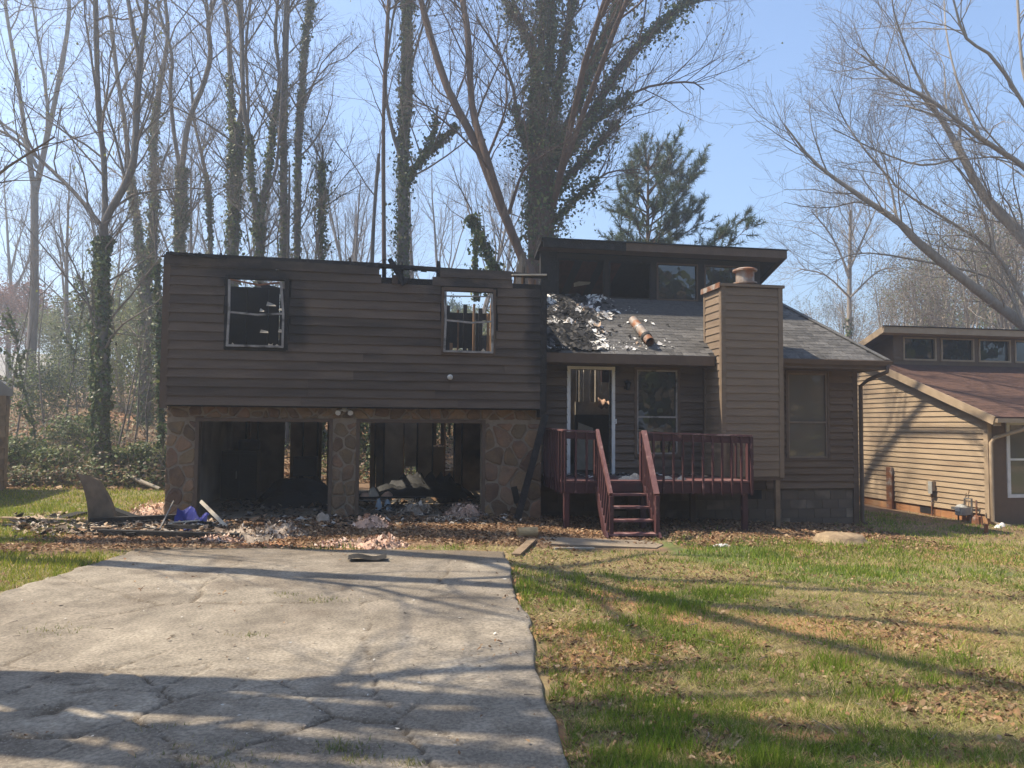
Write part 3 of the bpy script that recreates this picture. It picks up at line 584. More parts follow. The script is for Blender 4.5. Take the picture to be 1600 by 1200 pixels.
for k in range(6):
    L = .235; t = .007; w2 = .148+rag(-.002, .001); q = MB()
    q.add([(-w2, 0, 0), (w2, 0, 0), (w2, L, 0), (-w2, L, 0), (-w2+rag(0, .006), rag(-.004, .008), t), (w2-rag(0, .006), rag(-.004, .008), t), (w2, L, t*.6), (-w2, L, t*.6)], [(0, 3, 2, 1), (4, 5, 6, 7), (0, 1, 5, 4), (1, 2, 6, 5), (2, 3, 7, 6), (3, 0, 4, 7)])
    shm.append(q.mesh('shingle', M['shingle']))
rest = MB(); nind = 0
for r in range(nrow):
    yy = -.03+r*EXP*math.cos(ang); zz = rz(yy)+.006
    x = XL+.14+(r % 2)*.152
    xr = XR+(XT-XR)*(yy+.02)/(YR+.02)-.1
    while x < xr:
        if not (11.02 < x < 12.46 and yy < .6) and not (x < 8.6 and random.random() < (.8 if x < 8.0 else .4)):
            rot = (ang-.02+rag(-.012, .012), rag(-.006, .006), rag(-.012, .012))
            if nind < 298 and (x > 12.3 or (8.6 < x and r < 10)): H.piece('shingle', random.choice(shm), (x, yy, zz+rag(0, .004)), rot, roof); nind += 1
            else:
                s = random.choice(shm); mr = Matrix.Rotation(rot[2], 3, 'Z') @ Matrix.Rotation(rot[0], 3, 'X'); o = len(rest.v)
                rest.v += [tuple(mr @ v.co+Vector((x, yy, zz))) for v in s.vertices]; rest.f += [tuple(i+o for i in p.vertices) for p in s.polygons]
        x += .304
H.part('shingle_courses', rest, M['shingle'], roof, kind='stuff')
hp = MB(); hp.bar((XR, -.03, ZE+.02), (XT, YR, rz(YR)+.025), .2, .02); H.part('hip_cap', hp, M['shingle'], roof)
rr = MB()
for r in range(20):
    t0 = r/20; a0 = (XR+(XT-XR)*t0); z0 = ZE+(rz(YR)-ZE)*t0; rr.box(a0-.07, a0+.015, -.02+2.5*t0, 8-2*t0, z0, z0+.012)
H.part('side_courses', rr, M['shingle'], roof, kind='stuff')
# clerestory
YC = 2.5; YF = 2.06; ZC0 = 4.72; ZC1 = 6.02; CX0, CX1 = 7.72, 13.42
op = []
for p, q in ((871, 945), (951, 1017), (1026, 1090), (1100, 1158)): op.append((onback(p, 430, YC)[0], onback(q, 430, YC)[0]))
zb = onback(950, 466, YC)[1]; zt = onback(950, 407, YC)[1]
cw = MB(); ed = [CX0]+[v for p in op for v in p]+[CX1]
for i in range(0, len(ed), 2): cw.box(ed[i], ed[i+1], YC, YC+.12, ZC0, ZC1)
for a, b in op: cw.box(a+.001, b-.001, YC+.001, YC+.119, zt, ZC1); cw.box(a+.001, b-.001, YC+.001, YC+.119, ZC0, zb)
cl = H.part('clerestory_wall', cw, M['siding'])
H.part('charred_corner', MB().box(CX0-.02, op[0][0]-.02, YC-.03, YC+.15, 4.9, ZC1+.1), M['char'], cl)
for k, (a, b) in enumerate(op):
    t = MB(); e = .035; t.box(a, a+e, YC-.03, YC+.05, zb, zt); t.box(b-e, b, YC-.03, YC+.05, zb, zt); t.box(a+e, b-e, YC-.029, YC+.05, zt-e, zt); t.box(a+e, b-e, YC-.029, YC+.05, zb, zb+e)
    wf = H.part('clerestory_window', t, M['char' if k < 2 else 'trim'], label='burnt out clerestory window' if k < 2 else None)
    if k >= 2: H.part('pane', MB().box(a+.02, b-.02, YC+.03, YC+.035, zb+.02, zt-.02), M['glass'], wf)
H.part('clerestory_sill', MB().box(op[0][0], CX1, YC-.06, YC-.001, zb-.09, zb-.01), M['trim'], cl)
M['redsoot'] = mat('scorched_red_wood', (.1, .036, .026), (.04, .02, .016), 5, 6, .9, .3, 30, rnd=.2)
for k, x in enumerate(np.arange(op[0][0]-.1, op[1][1]+.3, .2)): H.part('ceiling_board', MB().poly([(x, 2.7, 5.9), (x+.198, 2.7, 5.9), (x+.198, 4.4, 5.25), (x, 4.4, 5.25)], (0, 0, .02)), M['redsoot' if k < 9 and k % 3 else 'dark'])
p0 = [onback(x, y, 3.6) for x, y in ((897, 442), (912, 437), (920, 430), (925, 437), (921, 444), (908, 446), (897, 448))]
H.part('torn_drywall', MB().poly([(x, 3.6, z) for x, z in p0], (0, .03, 0)), M['paleboard'])
H.part('inner_wall', MB().box(9.8, 14, 4.4, 4.45, 3, 5.3), M['redsoot'])
zr = ZC1+.22; XA, XB = 7.62, 13.88; sb = -.33
rf = MB(); ring = [(XA, YF, zr), (XB, YF, zr), (XB-.02, 6.2, zr+sb*4.1), (10.2, 6.2, zr+sb*4.1), (9.9, 4.6, zr+sb*2.5), (9.4, 3.4, zr+sb*1.3), (8.6, 3.1, zr+sb), (XA, 2.9, zr+sb*.8)]
nr_ = len(ring); rf.add(ring+[(x, y, z-.06) for x, y, z in ring], [tuple(range(nr_)), tuple(range(nr_, 2*nr_))[::-1]]+[(i, i+nr_, (i+1) % nr_+nr_, (i+1) % nr_) for i in range(nr_)]); cr_ = H.part('clerestory_roof', rf, M['char'])
fb = MB(); fb.bar((XA+.05, YF-.015, zr-.1), (9.7, YF-.015, zr-.1), .03, .2); H.part('fascia', fb, M['char'], cr_)
fb = MB(); fb.bar((9.71, YF-.015, zr-.1), (XB+.02, YF-.015, zr-.095), .03, .19); H.part('fascia', fb, M['trim'], cr_)
fb = MB(); fb.bar((XB, YF, zr-.1), (XB, 6.1, zr-.1+sb*4.0), .03, .19); H.part('side_fascia', fb, M['trim'], cr_)
H.part('soffit', MB().add([(XA, YF, zr-.19), (XB, YF, zr-.19), (XB, YC, zr-.2), (XA, YC, zr-.2)], [(0, 1, 2, 3)]), M['trim'], cr_)
H.part('roof_edge', MB().bar((XA, YF-.03, zr+.01), (XB+.04, YF-.04, zr+.015), .06, .025), M['dark'], cr_)
ra = MB()
for k in range(150):
    x = rag(XA, 9.4) if k < 110 else rag(9.4, 11); h = rag(.01, .05); ra.add([(x-rag(.03, .1), YF-.03+rag(0, .2), zr), (x+rag(.03, .1), YF-.03+rag(0, .2), zr+.01), (x, YF+rag(0, .2), zr+h)], [(0, 1, 2)])
H.part('curled_shingles', ra, M['greyins'], cr_, kind='stuff')
H.part('clerestory_side', MB().poly([(CX1-.12, YC+.12, ZC0-.2), (CX1-.12, 6, ZC0-.6), (CX1-.12, 6, zr-.2+sb*3.9), (CX1-.12, YC+.12, zr-.22+sb*.4)], (.12, 0, 0)), M['siding'])
# chimney chase
random.seed(45)
CHX = (11.03, 12.45); CHY = (-.3, .57); CZ = (.78, 4.83)
ch = H.part('chimney', MB().box(CHX[0]+.03, CHX[1]-.03, CHY[0]+.03, CHY[1], CZ[0], CZ[1]-.02), M['chsiding'])
siding(ch, 25, CZ[0], .161, lambda z, i: [(CHX[0]+.1, CHX[1]-.1)], CHY[0]+.028, M['chsiding'], lap=.022)
siding(ch, 25, CZ[0], .161, lambda z, i: [(CHY[0]+.1, CHY[1]-.03)], 0, M['chsiding'], side=CHX[0]+.028, lap=.024)
cb = MB()
for x in (CHX[0], CHX[1]-.1): cb.box(x, x+.1, CHY[0]-.004, CHY[0]+.03, CZ[0]-.02, CZ[1])
cb.box(CHX[0]-.004, CHX[0]+.03, CHY[0]+.0305, CHY[0]+.1, CZ[0]-.02, CZ[1]); cb.box(CHX[0]-.004, CHX[0]+.03, CHY[1]-.05, CHY[1]+.02, CZ[0]-.02, CZ[1])
H.part('corner_trim', cb, M['chsiding'], ch)
H.part('cap', MB().box(CHX[0]-.035, CHX[1]+.035, CHY[0]-.035, CHY[1]+.035, CZ[1], CZ[1]+.06), M['chsiding'], ch)
H.part('lit_cap_edge', MB().box(CHX[0]-.05, CHX[0]-.036, CHY[0]-.04, CHY[1]+.06, CZ[1]-.04, CZ[1]+.075), M['rust'], ch)  # sunlit left edge of the cap, put in as an orange rust strip
fx = onback(1164, 430, .12)[0]
H.part('flue_cap', MB().lathe((fx, .12, CZ[1]+.07), [(.17, 0), (.17, .02), (.15, .03), (.15, .06), (.26, .07), (.26, .1), (.2, .11), (.2, .34), (.265, .35), (.265, .385), (.18, .42), (.02, .44)], 20), M['pipe'], ch, smooth=False)
H.part('chimney_floor', MB().box(CHX[0]+.02, CHX[1]-.02, CHY[0]+.02, YM-.05, CZ[0]-.08, CZ[0]), M['trim'], ch)
H.part('support_post', MB().box(12.26, 12.36, -.28, -.18, -.5, CZ[0]-.08), M['board'])
# wall fittings that hang on the house
c = MB(); cx_, cz_ = onback(703, 589, YU-.06)
single('security_camera', MB().tube([(cx_, YU-.03, cz_), (cx_, YU-.09, cz_-.005)], [.05, .045], 12).tube([(cx_, YU-.09, cz_-.005), (cx_, YU-.115, cz_-.012), (cx_, YU-.125, cz_-.014)], [.056, .05, .03], 14), M['white'], 'small round white security camera on the brown siding below the right window', 'camera', (cx_, YU-.03, cz_), smooth=True)
FLx, FLz = onback(538, 643, -.12)
T = Thing('floodlight', 'twin white floodlight over the middle stone pier between the garage doors', 'light', (FLx, -.02, FLz))
T.part('base', MB().tube([(FLx, .0, FLz+.04), (FLx, -.05, FLz+.04)], .05, 10), M['white'])
for s in (-1, 1): T.part('lamp_head', MB().tube([(FLx+s*.03, -.05, FLz+.04), (FLx+s*.08, -.09, FLz+.02), (FLx+s*.1, -.11, FLz), (FLx+s*.12, -.17, FLz-.03)], [.018, .02, .04, .055], 10), M['white'])
lx, lz = onback(979, 601, YM-.05)
T = Thing('wall_lantern', 'black wall lantern between the front door and the first window', 'lantern', (lx, YM-.02, lz))
T.part('bracket', MB().box(lx-.05, lx+.05, YM-.035, YM-.02, lz-.1, lz+.08).tube([(lx, YM-.03, lz+.05), (lx, YM-.1, lz+.1), (lx, YM-.14, lz+.07)], .012, 6), M['dark'])
T.part('lamp_shade', MB().lathe((lx, YM-.14, lz-.12), [(.035, 0), (.045, .01), (.065, .14), (.085, .15), (.03, .2), (.01, .21)], 6), M['dark'])
# stovepipe lying on the roof, ash, pale scraps
def roofpt(x, y, up=0.):
    d = cf+cr*(x-800)/FPX-cu*(y-600)/FPX
    nrm = np.array([0, -SL, 1]); dl = np.array([d@EX, d@EY, d[2]]); c0 = CP-ORG; cl_ = np.array([c0@EX, c0@EY, c0[2]])
    t = ((np.array([0, -.02, ZE])-cl_)@nrm)/(dl@nrm); return cl_+dl*t+np.array([0, -SL, 1])*up
a = roofpt(991, 513, .11); b = roofpt(1009, 536, .11); dd = (b-a)/np.linalg.norm(b-a)
T = Thing('stovepipe', 'rusty stovepipe lying loose on the grey shingle roof above the front window', 'pipe', tuple(a))
T.part('pipe_body', MB().tube([a-dd*.16, a+dd*.5, b-dd*.05], [.1, .1, .1], 18, cap=False).tube([b-dd*.05, a+dd*.5, a-dd*.16], [.092]*3, 18, cap=False), M['pipe'], smooth=True)
T.part('collar', MB().tube([b-dd*.08, b-dd*.075, b+dd*.02, b+dd*.03], [.1, .118, .118, .105], 18, cap=False), M['dark'], smooth=True)
T.part('end_piece', MB().tube([b+dd*.02, b+dd*.2], [.1, .1], 18, cap=False).tube([b+dd*.2, b+dd*.02], [.09, .09], 18, cap=False), M['rust'], smooth=True)
T.part('clamp_strap', MB().tube([a+dd*.25, a+dd*.255, a+dd*.29, a+dd*.295], [.101, .106, .106, .101], 18, cap=False), M['galv'], smooth=True)
def flakes(n, fn, smin, smax, cols, crumple=.5, seed=1):
    g = np.random.default_rng(seed); V = np.zeros((n, 4, 3)); C_ = np.zeros((n, 4, 3))
    for i in range(n):
        p, up = fn(g); s = g.uniform(smin, smax)*(1 if g.random() < .85 else 1.8); a = g.uniform(0, 6.28); e = g.uniform(.35, 1.)
        u = np.array([math.cos(a), math.sin(a), g.uniform(-crumple, crumple)]); v = np.array([-math.sin(a)*e, math.cos(a)*e, g.uniform(-crumple, crumple)])
        q = np.array([u, v*.8+u*.1, -u*g.uniform(.5, 1), -v])*s*.5; q[:, 2] += (q[:, 0]*up[0]+q[:, 1]*up[1]); q[g.integers(4), 2] += s*crumple*.5
        V[i] = p+q; C_[i] = np.array(cols[g.integers(len(cols))])*g.uniform(.7, 1.25)
    F_ = np.arange(n*4).reshape(n, 4); F_ = np.concatenate([F_[:, [0, 1, 2]], F_[:, [0, 2, 3]]])
    return V.reshape(-1, 3), F_, C_.reshape(-1, 3)
def fr_ash(g):
    while True:
        px, py = 854+abs(g.normal(0, 75)), g.uniform(464, 548)
        if px < 1100 and (px < 960 or g.random() < .35) and (px-854) < 40+2.2*(py-440): break
    p = roofpt(px, py, .02); p[2] += max(0, (1-(px-854)/110))*g.uniform(0, .06); return p, (0, SL)
def mrg(*L):
    Vs, Fs, Cs, o_ = [], [], [], 0
    for v, f, c in L: Vs.append(v); Fs.append(f+o_); Cs.append(c); o_ += len(v)
    return np.concatenate(Vs), np.concatenate(Fs), np.concatenate(Cs)
def fr_noise(lo, far):
    def fn(g):
        while True:
            p, u = fr_ash(g)
            if float(fbm(np.array(p[0]*2.2), np.array(p[1]*2.6), 44, 3)) > lo and (p[0] < 8.7 or g.random() < far): return p, u
    return fn
V, Fx, C_ = mrg(flakes(1500, fr_noise(0, .1), .07, .2, [(.014, .013, .013)]*6+[(.05, .047, .045)]*3+[(.1, .09, .08)], .3, 3), flakes(620, fr_noise(.5, .5), .05, .15, [(.6, .58, .54), (.42, .4, .38), (.7, .67, .62), (.3, .22, .16)], .45, 4), flakes(3200, fr_noise(.4, .35), .012, .05, [(.03, .03, .03), (.2, .19, .18), (.5, .48, .45), (.1, .095, .09)], .25, 5), flakes(700, fr_noise(.52, 1.), .02, .07, [(.34, .33, .32), (.5, .48, .46), (.25, .24, .23)], .08, 6))
o = bpy.data.objects.new('burnt_debris', npmesh('burnt_debris', V, Fx, M['ash'], C_)); o.location = ORG; o.rotation_euler = (0, 0, PHI)
link(o, 'black and white burnt flakes strewn over the left part of the shingle roof', 'debris', kind='stuff')
#%%SPLIT
# ------------------------------------------------------------------ deck with stairs
random.seed(51)
DX0, DX1, DY0_, DY1_, DZ_ = 7.38, 11.17, -1.25, .56, .79
tilt = lambda x: -.022*(x-DX0)/3.8*2
T = Thing('wooden_deck', 'dark red painted wooden deck with railing and open stairs at the front door', 'deck', (9.2, -1.2, -.2))
for i in range(13):
    y0 = DY0_-.03+i*.141; T.part('floor_board', MB().bar((DX0-.03, y0+.068, DZ_-.015+rag(-.004, .004)), (DX1+.03, y0+.068, DZ_-.04+rag(-.004, .004)), .134, .035), M['reddark' if i > 2 else 'redworn'])
T.part('rim_joist', MB().bar((DX0, DY0_, DZ_-.14), (DX1, DY0_, DZ_-.17), .045, .2).box(DX0, DX0+.045, DY0_+.03, DY1_, .55, .75).box(DX1-.05, DX1-.005, DY0_+.03, DY1_, .53, .73), M['red'])
for x, y in ((DX0+.06, DY0_+.07), (DX1-.09, DY0_+.07), (9.2, .3), (10.45, -.1), (8.98, DY0_+.12)): T.part('post', MB().box(x-.05, x+.05, y-.05, y+.05, -.5, .62), M['red' if y < -1 else 'trim'])
for x in (8.2, 9.2, 10.2): T.part('joist', MB().box(x, x+.04, DY0_+.05, DY1_, .56, .74), M['dark'])
def railing(a, b, n):
    a = np.array(a); b = np.array(b); d = (b-a)/np.linalg.norm(b-a)
    T.part('top_rail', MB().bar(a-d*.03+np.array([0, 0, .0]), b+d*.03, .09, .032), M['redworn'])
    T.part('rail_board', MB().bar(a-(0, 0, .09), b-(0, 0, .09), .03, .13), M['red'])
    nrm = np.array([d[1], -d[0], 0])
    for i in range(n):
        p = a+(b-a)*(i+.0)/(n-1)+nrm*.045; s = rag(-.008, .008)
        T.part('baluster', MB().bar(p-(0, 0, .0)+(0, 0, -.02), p+(s, 0, -a[2]+(.57 if True else 0)-.04*(p[0]-DX0)/3.8+rag(-.012, .012)), .036, .036, up=tuple(d)), M['red'])
zl = 1.74; zr_ = 1.66
railing((DX0, DY0_-.01, zl), (8.02, DY0_-.01, zl-.02), 4)
railing((8.94, DY0_-.01, zl-.03), (DX1, DY0_-.01, zr_), 12)
railing((DX0, .3, zl+.03), (DX0, DY0_-.01, zl), 8)
railing((DX1, DY0_-.01, zr_), (DX1, -.34, zr_), 5)
for x, z in ((DX0, zl), (8.02, zl), (8.94, zl), (DX1, zr_)): T.part('post', MB().box(x-.04, x+.04, DY0_+.0, DY0_+.075, .56, z-.02), M['red'])
def stx(x, y): return x-.09*(-1.25-y)               # the stairs stand slightly askew
for i in range(4):
    y = -1.42-.3*i; z = .55-.205*i; xa, xb = stx(8.05-.02*i, y), stx(8.92-.01*i, y)
    T.part('tread', MB().bar((xa, y, z-.012+rag(-.004, .004)), (xb, y, z-.02+rag(-.004, .004)), .26, .036), M['redworn'])
T.part('riser', MB().bar((8.05, DY0_-.03, .66), (8.92, DY0_-.03, .66), .03, .16), M['reddark'])
for s, xo in ((0, 8.02), (1, 8.96)):
    a = np.array([xo, -1.27, .62]); b = np.array([stx(xo+(-.06 if s == 0 else -.03), -2.5), -2.5, -.22])
    T.part('stringer', MB().bar(a, b, .04, .24), M['red'])
    ra_ = np.array([xo, -1.27, zl+.0]); rb = np.array([stx(xo+(.03 if s == 0 else -.06), -2.38), -2.38, .62])
    T.part('handrail', MB().bar(ra_, rb, .10 if s else .06, .035 if s else .09), M['redworn'])
    for i in range(7):
        t = (i+.6)/6.6; p = ra_+(rb-ra_)*min(t, 1); q = a+(b-a)*min(t, 1)
        T.part('baluster', MB().bar(p+(0, 0, -.02), (q[0], p[1], max(q[2]-.1, -.2)), .036, .036, up=(0, 1, 0)), M['red'])
    T.part('newel_post', MB().box(rb[0]-.035, rb[0]+.035, rb[1]-.06, rb[1]+.01, -.25, rb[2]-.02), M['red'])
# ------------------------------------------------------------------ heaps
def heap(name, label, cat, x, y, z, rx, ry, h, m, seed, n=26, rough=.45, group=None):
    q = MB()
    def fn(u, v):
        a = u*2*math.pi; r = v; X = rx*r*math.cos(a); Y = ry*r*math.sin(a)
        f = fbm(np.array(X*7+seed*3.1), np.array(Y*7+seed*1.7), seed, 4); k = (1-r**2.2)*(1-rough)+rough*(2*float(f)-.5)*(1-r**4)
        e = 1+.35*(float(vnoise(np.array(a*1.6+seed), np.array(0.3), seed))-.5)
        return (x+X*e, y+Y*e, z+max(-.03, h*k)-.02*r)
    q.grid(fn, n, 9); me = q.mesh(name, m, (x, y, z), True)
    return single(name, me, m, label, cat, (x, y, z), True, group)
def heapw(X, Y, *a, **k): raise NotImplementedError
def gl(x, y): p = W(x, y); return float(gz(p[0], p[1]))
def LG(px, py, z=0.):                    # picture point on the ground -> house frame
    d = cf+cr*(px-800)/FPX-cu*(py-600)/FPX; t = (z-CAMH)/d[2]; p = CP+d*t; return Lc(p[0], p[1])
def tufts(o, n, rx, ry, h, cols, seed, smin=.02, smax=.065):     # torn wool standing on a heap: a part of it
    def fn(g):
        a = g.uniform(0, 6.28); r = math.sqrt(g.uniform(0, 1)); return np.array([rx*r*math.cos(a), ry*r*math.sin(a), h*(1-r*r)*g.uniform(.4, 1.15)]), (0, 0)
    V, F_, C_ = flakes(n, fn, smin, smax, cols, .9, seed); c = bpy.data.objects.new('torn_tufts', npmesh('torn_tufts', V, F_, M['ash'], C_)); c.parent = o; link(c, kind='stuff')
PK = [(.62, .40, .30), (.50, .33, .25), (.66, .50, .40), (.35, .25, .19), (.2, .14, .1)]
GR = [(.5, .4, .3), (.34, .26, .19), (.62, .52, .42), (.16, .12, .09), (.4, .28, .19)]
for i, (px, py, rx, ry, h, m, lab) in enumerate([
        (382, 843, .55, .35, .17, 'greyins', 'pale torn insulation heap in front of the left garage opening, left end'),
        (436, 838, .38, .28, .26, 'greyins', 'round curled grey insulation heap in front of the left garage opening'),
        (345, 847, .4, .22, .09, 'pink', 'flat scatter of tan insulation near the dark fallen beam'),
        (594, 855, .42, .28, .16, 'pink', 'pink insulation heap at the end of the driveway before the right garage opening'),
        (535, 853, .4, .22, .08, 'pink', 'flat pink insulation scrap before the middle stone pier'),
        (462, 838, .22, .18, .12, 'greyins', 'small grey insulation tuft right of the curled heap'),
        (580, 824, .36, .25, .2, 'pink', 'shaded brownish insulation mound beside the middle stone pier'),
        (725, 806, .42, .3, .27, 'pink', 'pinkish insulation heap inside the right garage opening by its right jamb'),
        (650, 802, .4, .3, .25, 'greyins', 'grey insulation heap in the middle of the right garage opening'),
        (700, 814, .55, .25, .08, 'greyins', 'flat pale rubble across the floor of the right garage opening')]):
    x, y = LG(px, py); o = heap('insulation_heap', lab, 'insulation', x, y, max(gl(x, y), 0 if y > 0 else -.03), rx, ry, h, M[m], 60+i, group='torn insulation heaps before the garage')
    tufts(o, 420, rx*1.05, ry*1.05, h, PK if m == 'pink' else GR, 160+i)
x, y = LG(240, 806); o = heap('insulation_heap', 'bright tan and white torn insulation beside the left corner of the stone wall', 'insulation', x, y, 0, .55, .35, .24, M['pink'], 81, group='torn insulation heaps before the garage')
tufts(o, 600, .55, .35, .25, PK+GR+[(.7, .66, .58)], 181)
# ------------------------------------------------------------------ debris in front
random.seed(61)
def lay(name, px0, py0, px1, py1, wd, th, m, label, cat, z0=.03, z1=.03, up=(0, 0, 1), wd2=None):
    a = LG(px0, py0, 0); b = LG(px1, py1, 0); o = (a[0], a[1], gl(*a))
    return single(name, MB().bar((a[0], a[1], gl(*a)+z0), (b[0], b[1], gl(*b)+z1), wd, th, up=up, wd2=wd2), M[m], label, cat, o)
px, py = LG(158, 819); qx, qy = LG(137, 818)
bs = MB(); a0 = np.array([px, py, -.02]); 
def pb(u, v):
    w0 = .37*(1-.42*v); return (px+.02+(u-.5)*w0-.27*v+.06*math.sin(3*v), py+(u-.5)*.3-.05*v+.05*math.sin(u*3), -.03+.88*v+.12*v*(.5-u))
bs.grid(pb, 6, 9); n0 = len(bs.v); bs.grid(lambda u, v: tuple(np.array(pb(u, v))+np.array([.03, .06, 0])), 6, 9)
bs.f = [tuple(f) for f in bs.f]+[]
for j in range(8):
    for e in (0, 5): bs.f.append((j*6+e, (j+1)*6+e, n0+(j+1)*6+e, n0+j*6+e))
for i in range(5): bs.f.append((8*6+i, 8*6+i+1, n0+8*6+i+1, n0+8*6+i))
single('warped_panel', bs, M['board'], 'warped brown plywood panel standing tilted in the grass left of the garage', 'panel', (px, py, 0))
lay('burnt_beam', 155, 838, 372, 846, .12, .12, 'char', 'long charred beam lying in front of the debris at the driveway corner', 'beam', .05, .06)
lay('burnt_beam', 140, 822, 300, 816, .14, .12, 'char', 'dark beam stretching right from under the tilted plywood panel', 'beam', .08, .1)
lay('burnt_beam', 170, 810, 222, 818, .15, .1, 'soot', 'wide black charred slab right of the tilted plywood panel', 'beam', .16, .04)
lay('burnt_plank', 0, 812, 110, 818, .16, .04, 'board', 'grey weathered plank lying at the left edge of the lawn', 'plank', .03, .05)
lay('burnt_plank', 85, 815, 128, 808, .24, .05, 'char', 'curled black plank left of the tilted plywood panel', 'plank', .03, .07)
lay('burnt_plank', 110, 826, 150, 836, .12, .04, 'dark', 'short black plank below the tilted plywood panel', 'plank')
lay('burnt_plank', 10, 822, 70, 824, .2, .03, 'char', 'thin dark plank in the leaves near the left edge', 'plank')
lay('pale_board', 250, 818, 262, 795, .16, .03, 'paleboard', 'upright pale board leaning by the left stone corner', 'board', .02, .06, wd2=.1)
lay('pale_board', 218, 836, 243, 829, .09, .04, 'white', 'short white board on the burnt debris', 'board')
lay('pale_board', 108, 834, 128, 834, .16, .02, 'paleboard', 'flat pale scrap on the leaves left of the long charred beam', 'board', .02, .02)
lay('pale_board', 320, 838, 345, 837, .12, .03, 'paleboard', 'yellowish flat board before the left garage opening', 'board', .03, .03)
single('leaning_board', MB().bar((*LG(313, 818), .40), (*LG(354, 826), .03), .06, .03, up=(0, 1, 0)), M['paleboard'], 'pale narrow board propped against the left garage jamb', 'board', (*LG(340, 824), 0))
single('thin_rod', MB().tube([(*LG(247, 834), .02), (*LG(270, 820), .42)], .015, 6), M['galv'], 'thin grey metal rod sticking up from the debris', 'rod', (*LG(247, 834), 0))
single('thin_rod', MB().tube([(*LG(262, 826), .1), (*LG(312, 824), .12)], .014, 6), M['paleboard'], 'thin pale stick lying across the blue plastic', 'rod', (*LG(262, 826), 0))
x, y = LG(298, 823)
bl = MB(); bl.grid(lambda u, v: (x+(u-.5)*.55, y+.28*v-.05+.1*math.sin(u*5), .02+.30*v*(1-.4*u)+.07*math.sin(u*11+v*4)+.06*math.sin(v*9+u*3)), 16, 8)
single('blue_tarp', bl, M['blue'], 'crumpled blue plastic sheet at the foot of the left stone pier', 'tarp', (x, y, 0))
x, y = LG(287, 835)
bl = MB(); bl.grid(lambda u, v: (x+(u-.5)*.3, y+.16*v, .03+.05*math.sin(u*9+v*3)+.05*v), 9, 5); single('blue_scrap', bl, M['blue'], 'small blue plastic scrap in front of the blue sheet', 'scrap', (x, y, 0))
for k in range(10):
    px_ = rag(110, 330); py_ = rag(818, 842); a_ = rag(-.5, .5)+(3.14 if k % 2 else 0); l_ = rag(18, 55)
    lay('charred_stick', px_, py_, px_+l_*math.cos(a_), py_+l_*.22*math.sin(a_), rag(.03, .1), rag(.02, .06), random.choice(['char', 'char', 'board', 'dark']), 'charred stick among the burnt debris left of the garage', 'stick', rag(.03, .16), rag(.03, .12)); bpy.data.objects[COL.objects[-1].name]['group'] = 'charred sticks in the debris'
def fr_deb(g):
    px_ = g.uniform(20, 345); py_ = 826+g.normal(0, 8)+(px_-180)*.02; x_, y_ = LG(px_, min(max(py_, 806), 850)); return np.array([x_, y_, .02+g.uniform(0, .06)]), (0, 0)
V, Fx, C_ = flakes(1100, fr_deb, .02, .11, [(.014, .013, .013)]*6+[(.12, .1, .09)]*3+[(.45, .41, .36)]*2+[(.34, .25, .17)]*3, .35, 5)
V, Fx, C_ = flakes(2600, fr_deb, .02, .13, [(.02, .018, .017)]*5+[(.16, .12, .09)]*4+[(.5, .43, .35)]*2+[(.34, .25, .17)]*3+[(.24, .15, .09)]*2, .4, 5)
o = bpy.data.objects.new('burnt_rubble', npmesh('burnt_rubble', V, Fx, M['ash'], C_)); o.location = ORG; o.rotation_euler = (0, 0, PHI); link(o, 'charred splinters and pale scraps piled between the left lawn and the garage', 'rubble', kind='stuff')
def fr_deb2(g):
    x_ = g.uniform(.5, 6.6); y_ = g.uniform(-1.6, 3.2); return np.array([x_, y_, .015+g.uniform(0, .05)*(1+(y_ > 0))]), (0, 0)
V, Fx, C_ = flakes(1500, fr_deb2, .03, .15, [(.02, .018, .017)]*5+[(.12, .1, .085)]*4+[(.36, .31, .26)]*2+[(.2, .12, .07)]*3, .4, 6)
o = bpy.data.objects.new('floor_rubble', npmesh('floor_rubble', V, Fx, M['ash'], C_)); o.location = ORG; o.rotation_euler = (0, 0, PHI); link(o, 'small dark rubble covering the garage floor and the ground before it', 'rubble', kind='stuff')
# log, strip, dark mat, stump, litter
x, y = LG(824, 836, -.02); single('cut_log', MB().tube([(x-.17, y, gl(x, y)+.08), (x+.17, y+.03, gl(x, y)+.08)], .085, 14).tube([(x-.172, y, gl(x, y)+.08), (x-.175, y, gl(x, y)+.08)],   .07, 12), M['logpale'], 'short pale cut log beside the end of the driveway', 'log', (x, y, gl(x, y)), smooth=False)
lay('wood_strip', 806, 868, 832, 842, .13, .03, 'board', 'curved weathered board running from the driveway corner to the log', 'board', .03, .04)
lay('wood_strip', 866, 850, 928, 846, .05, .03, 'paleboard', 'thin pale stick on the leaves left of the deck stairs', 'stick', .02, .02)
x, y = LG(574, 880); mt = MB(); mt.grid(lambda u, v: (x+(u-.5)*.5, y+(v-.5)*.26, .075+.02*math.sin(u*7)+.015*math.sin(v*8)), 9, 6); single('dark_rag', mt, M['char'], 'flat charred scrap lying alone on the far part of the driveway', 'scrap', (x, y, .05))
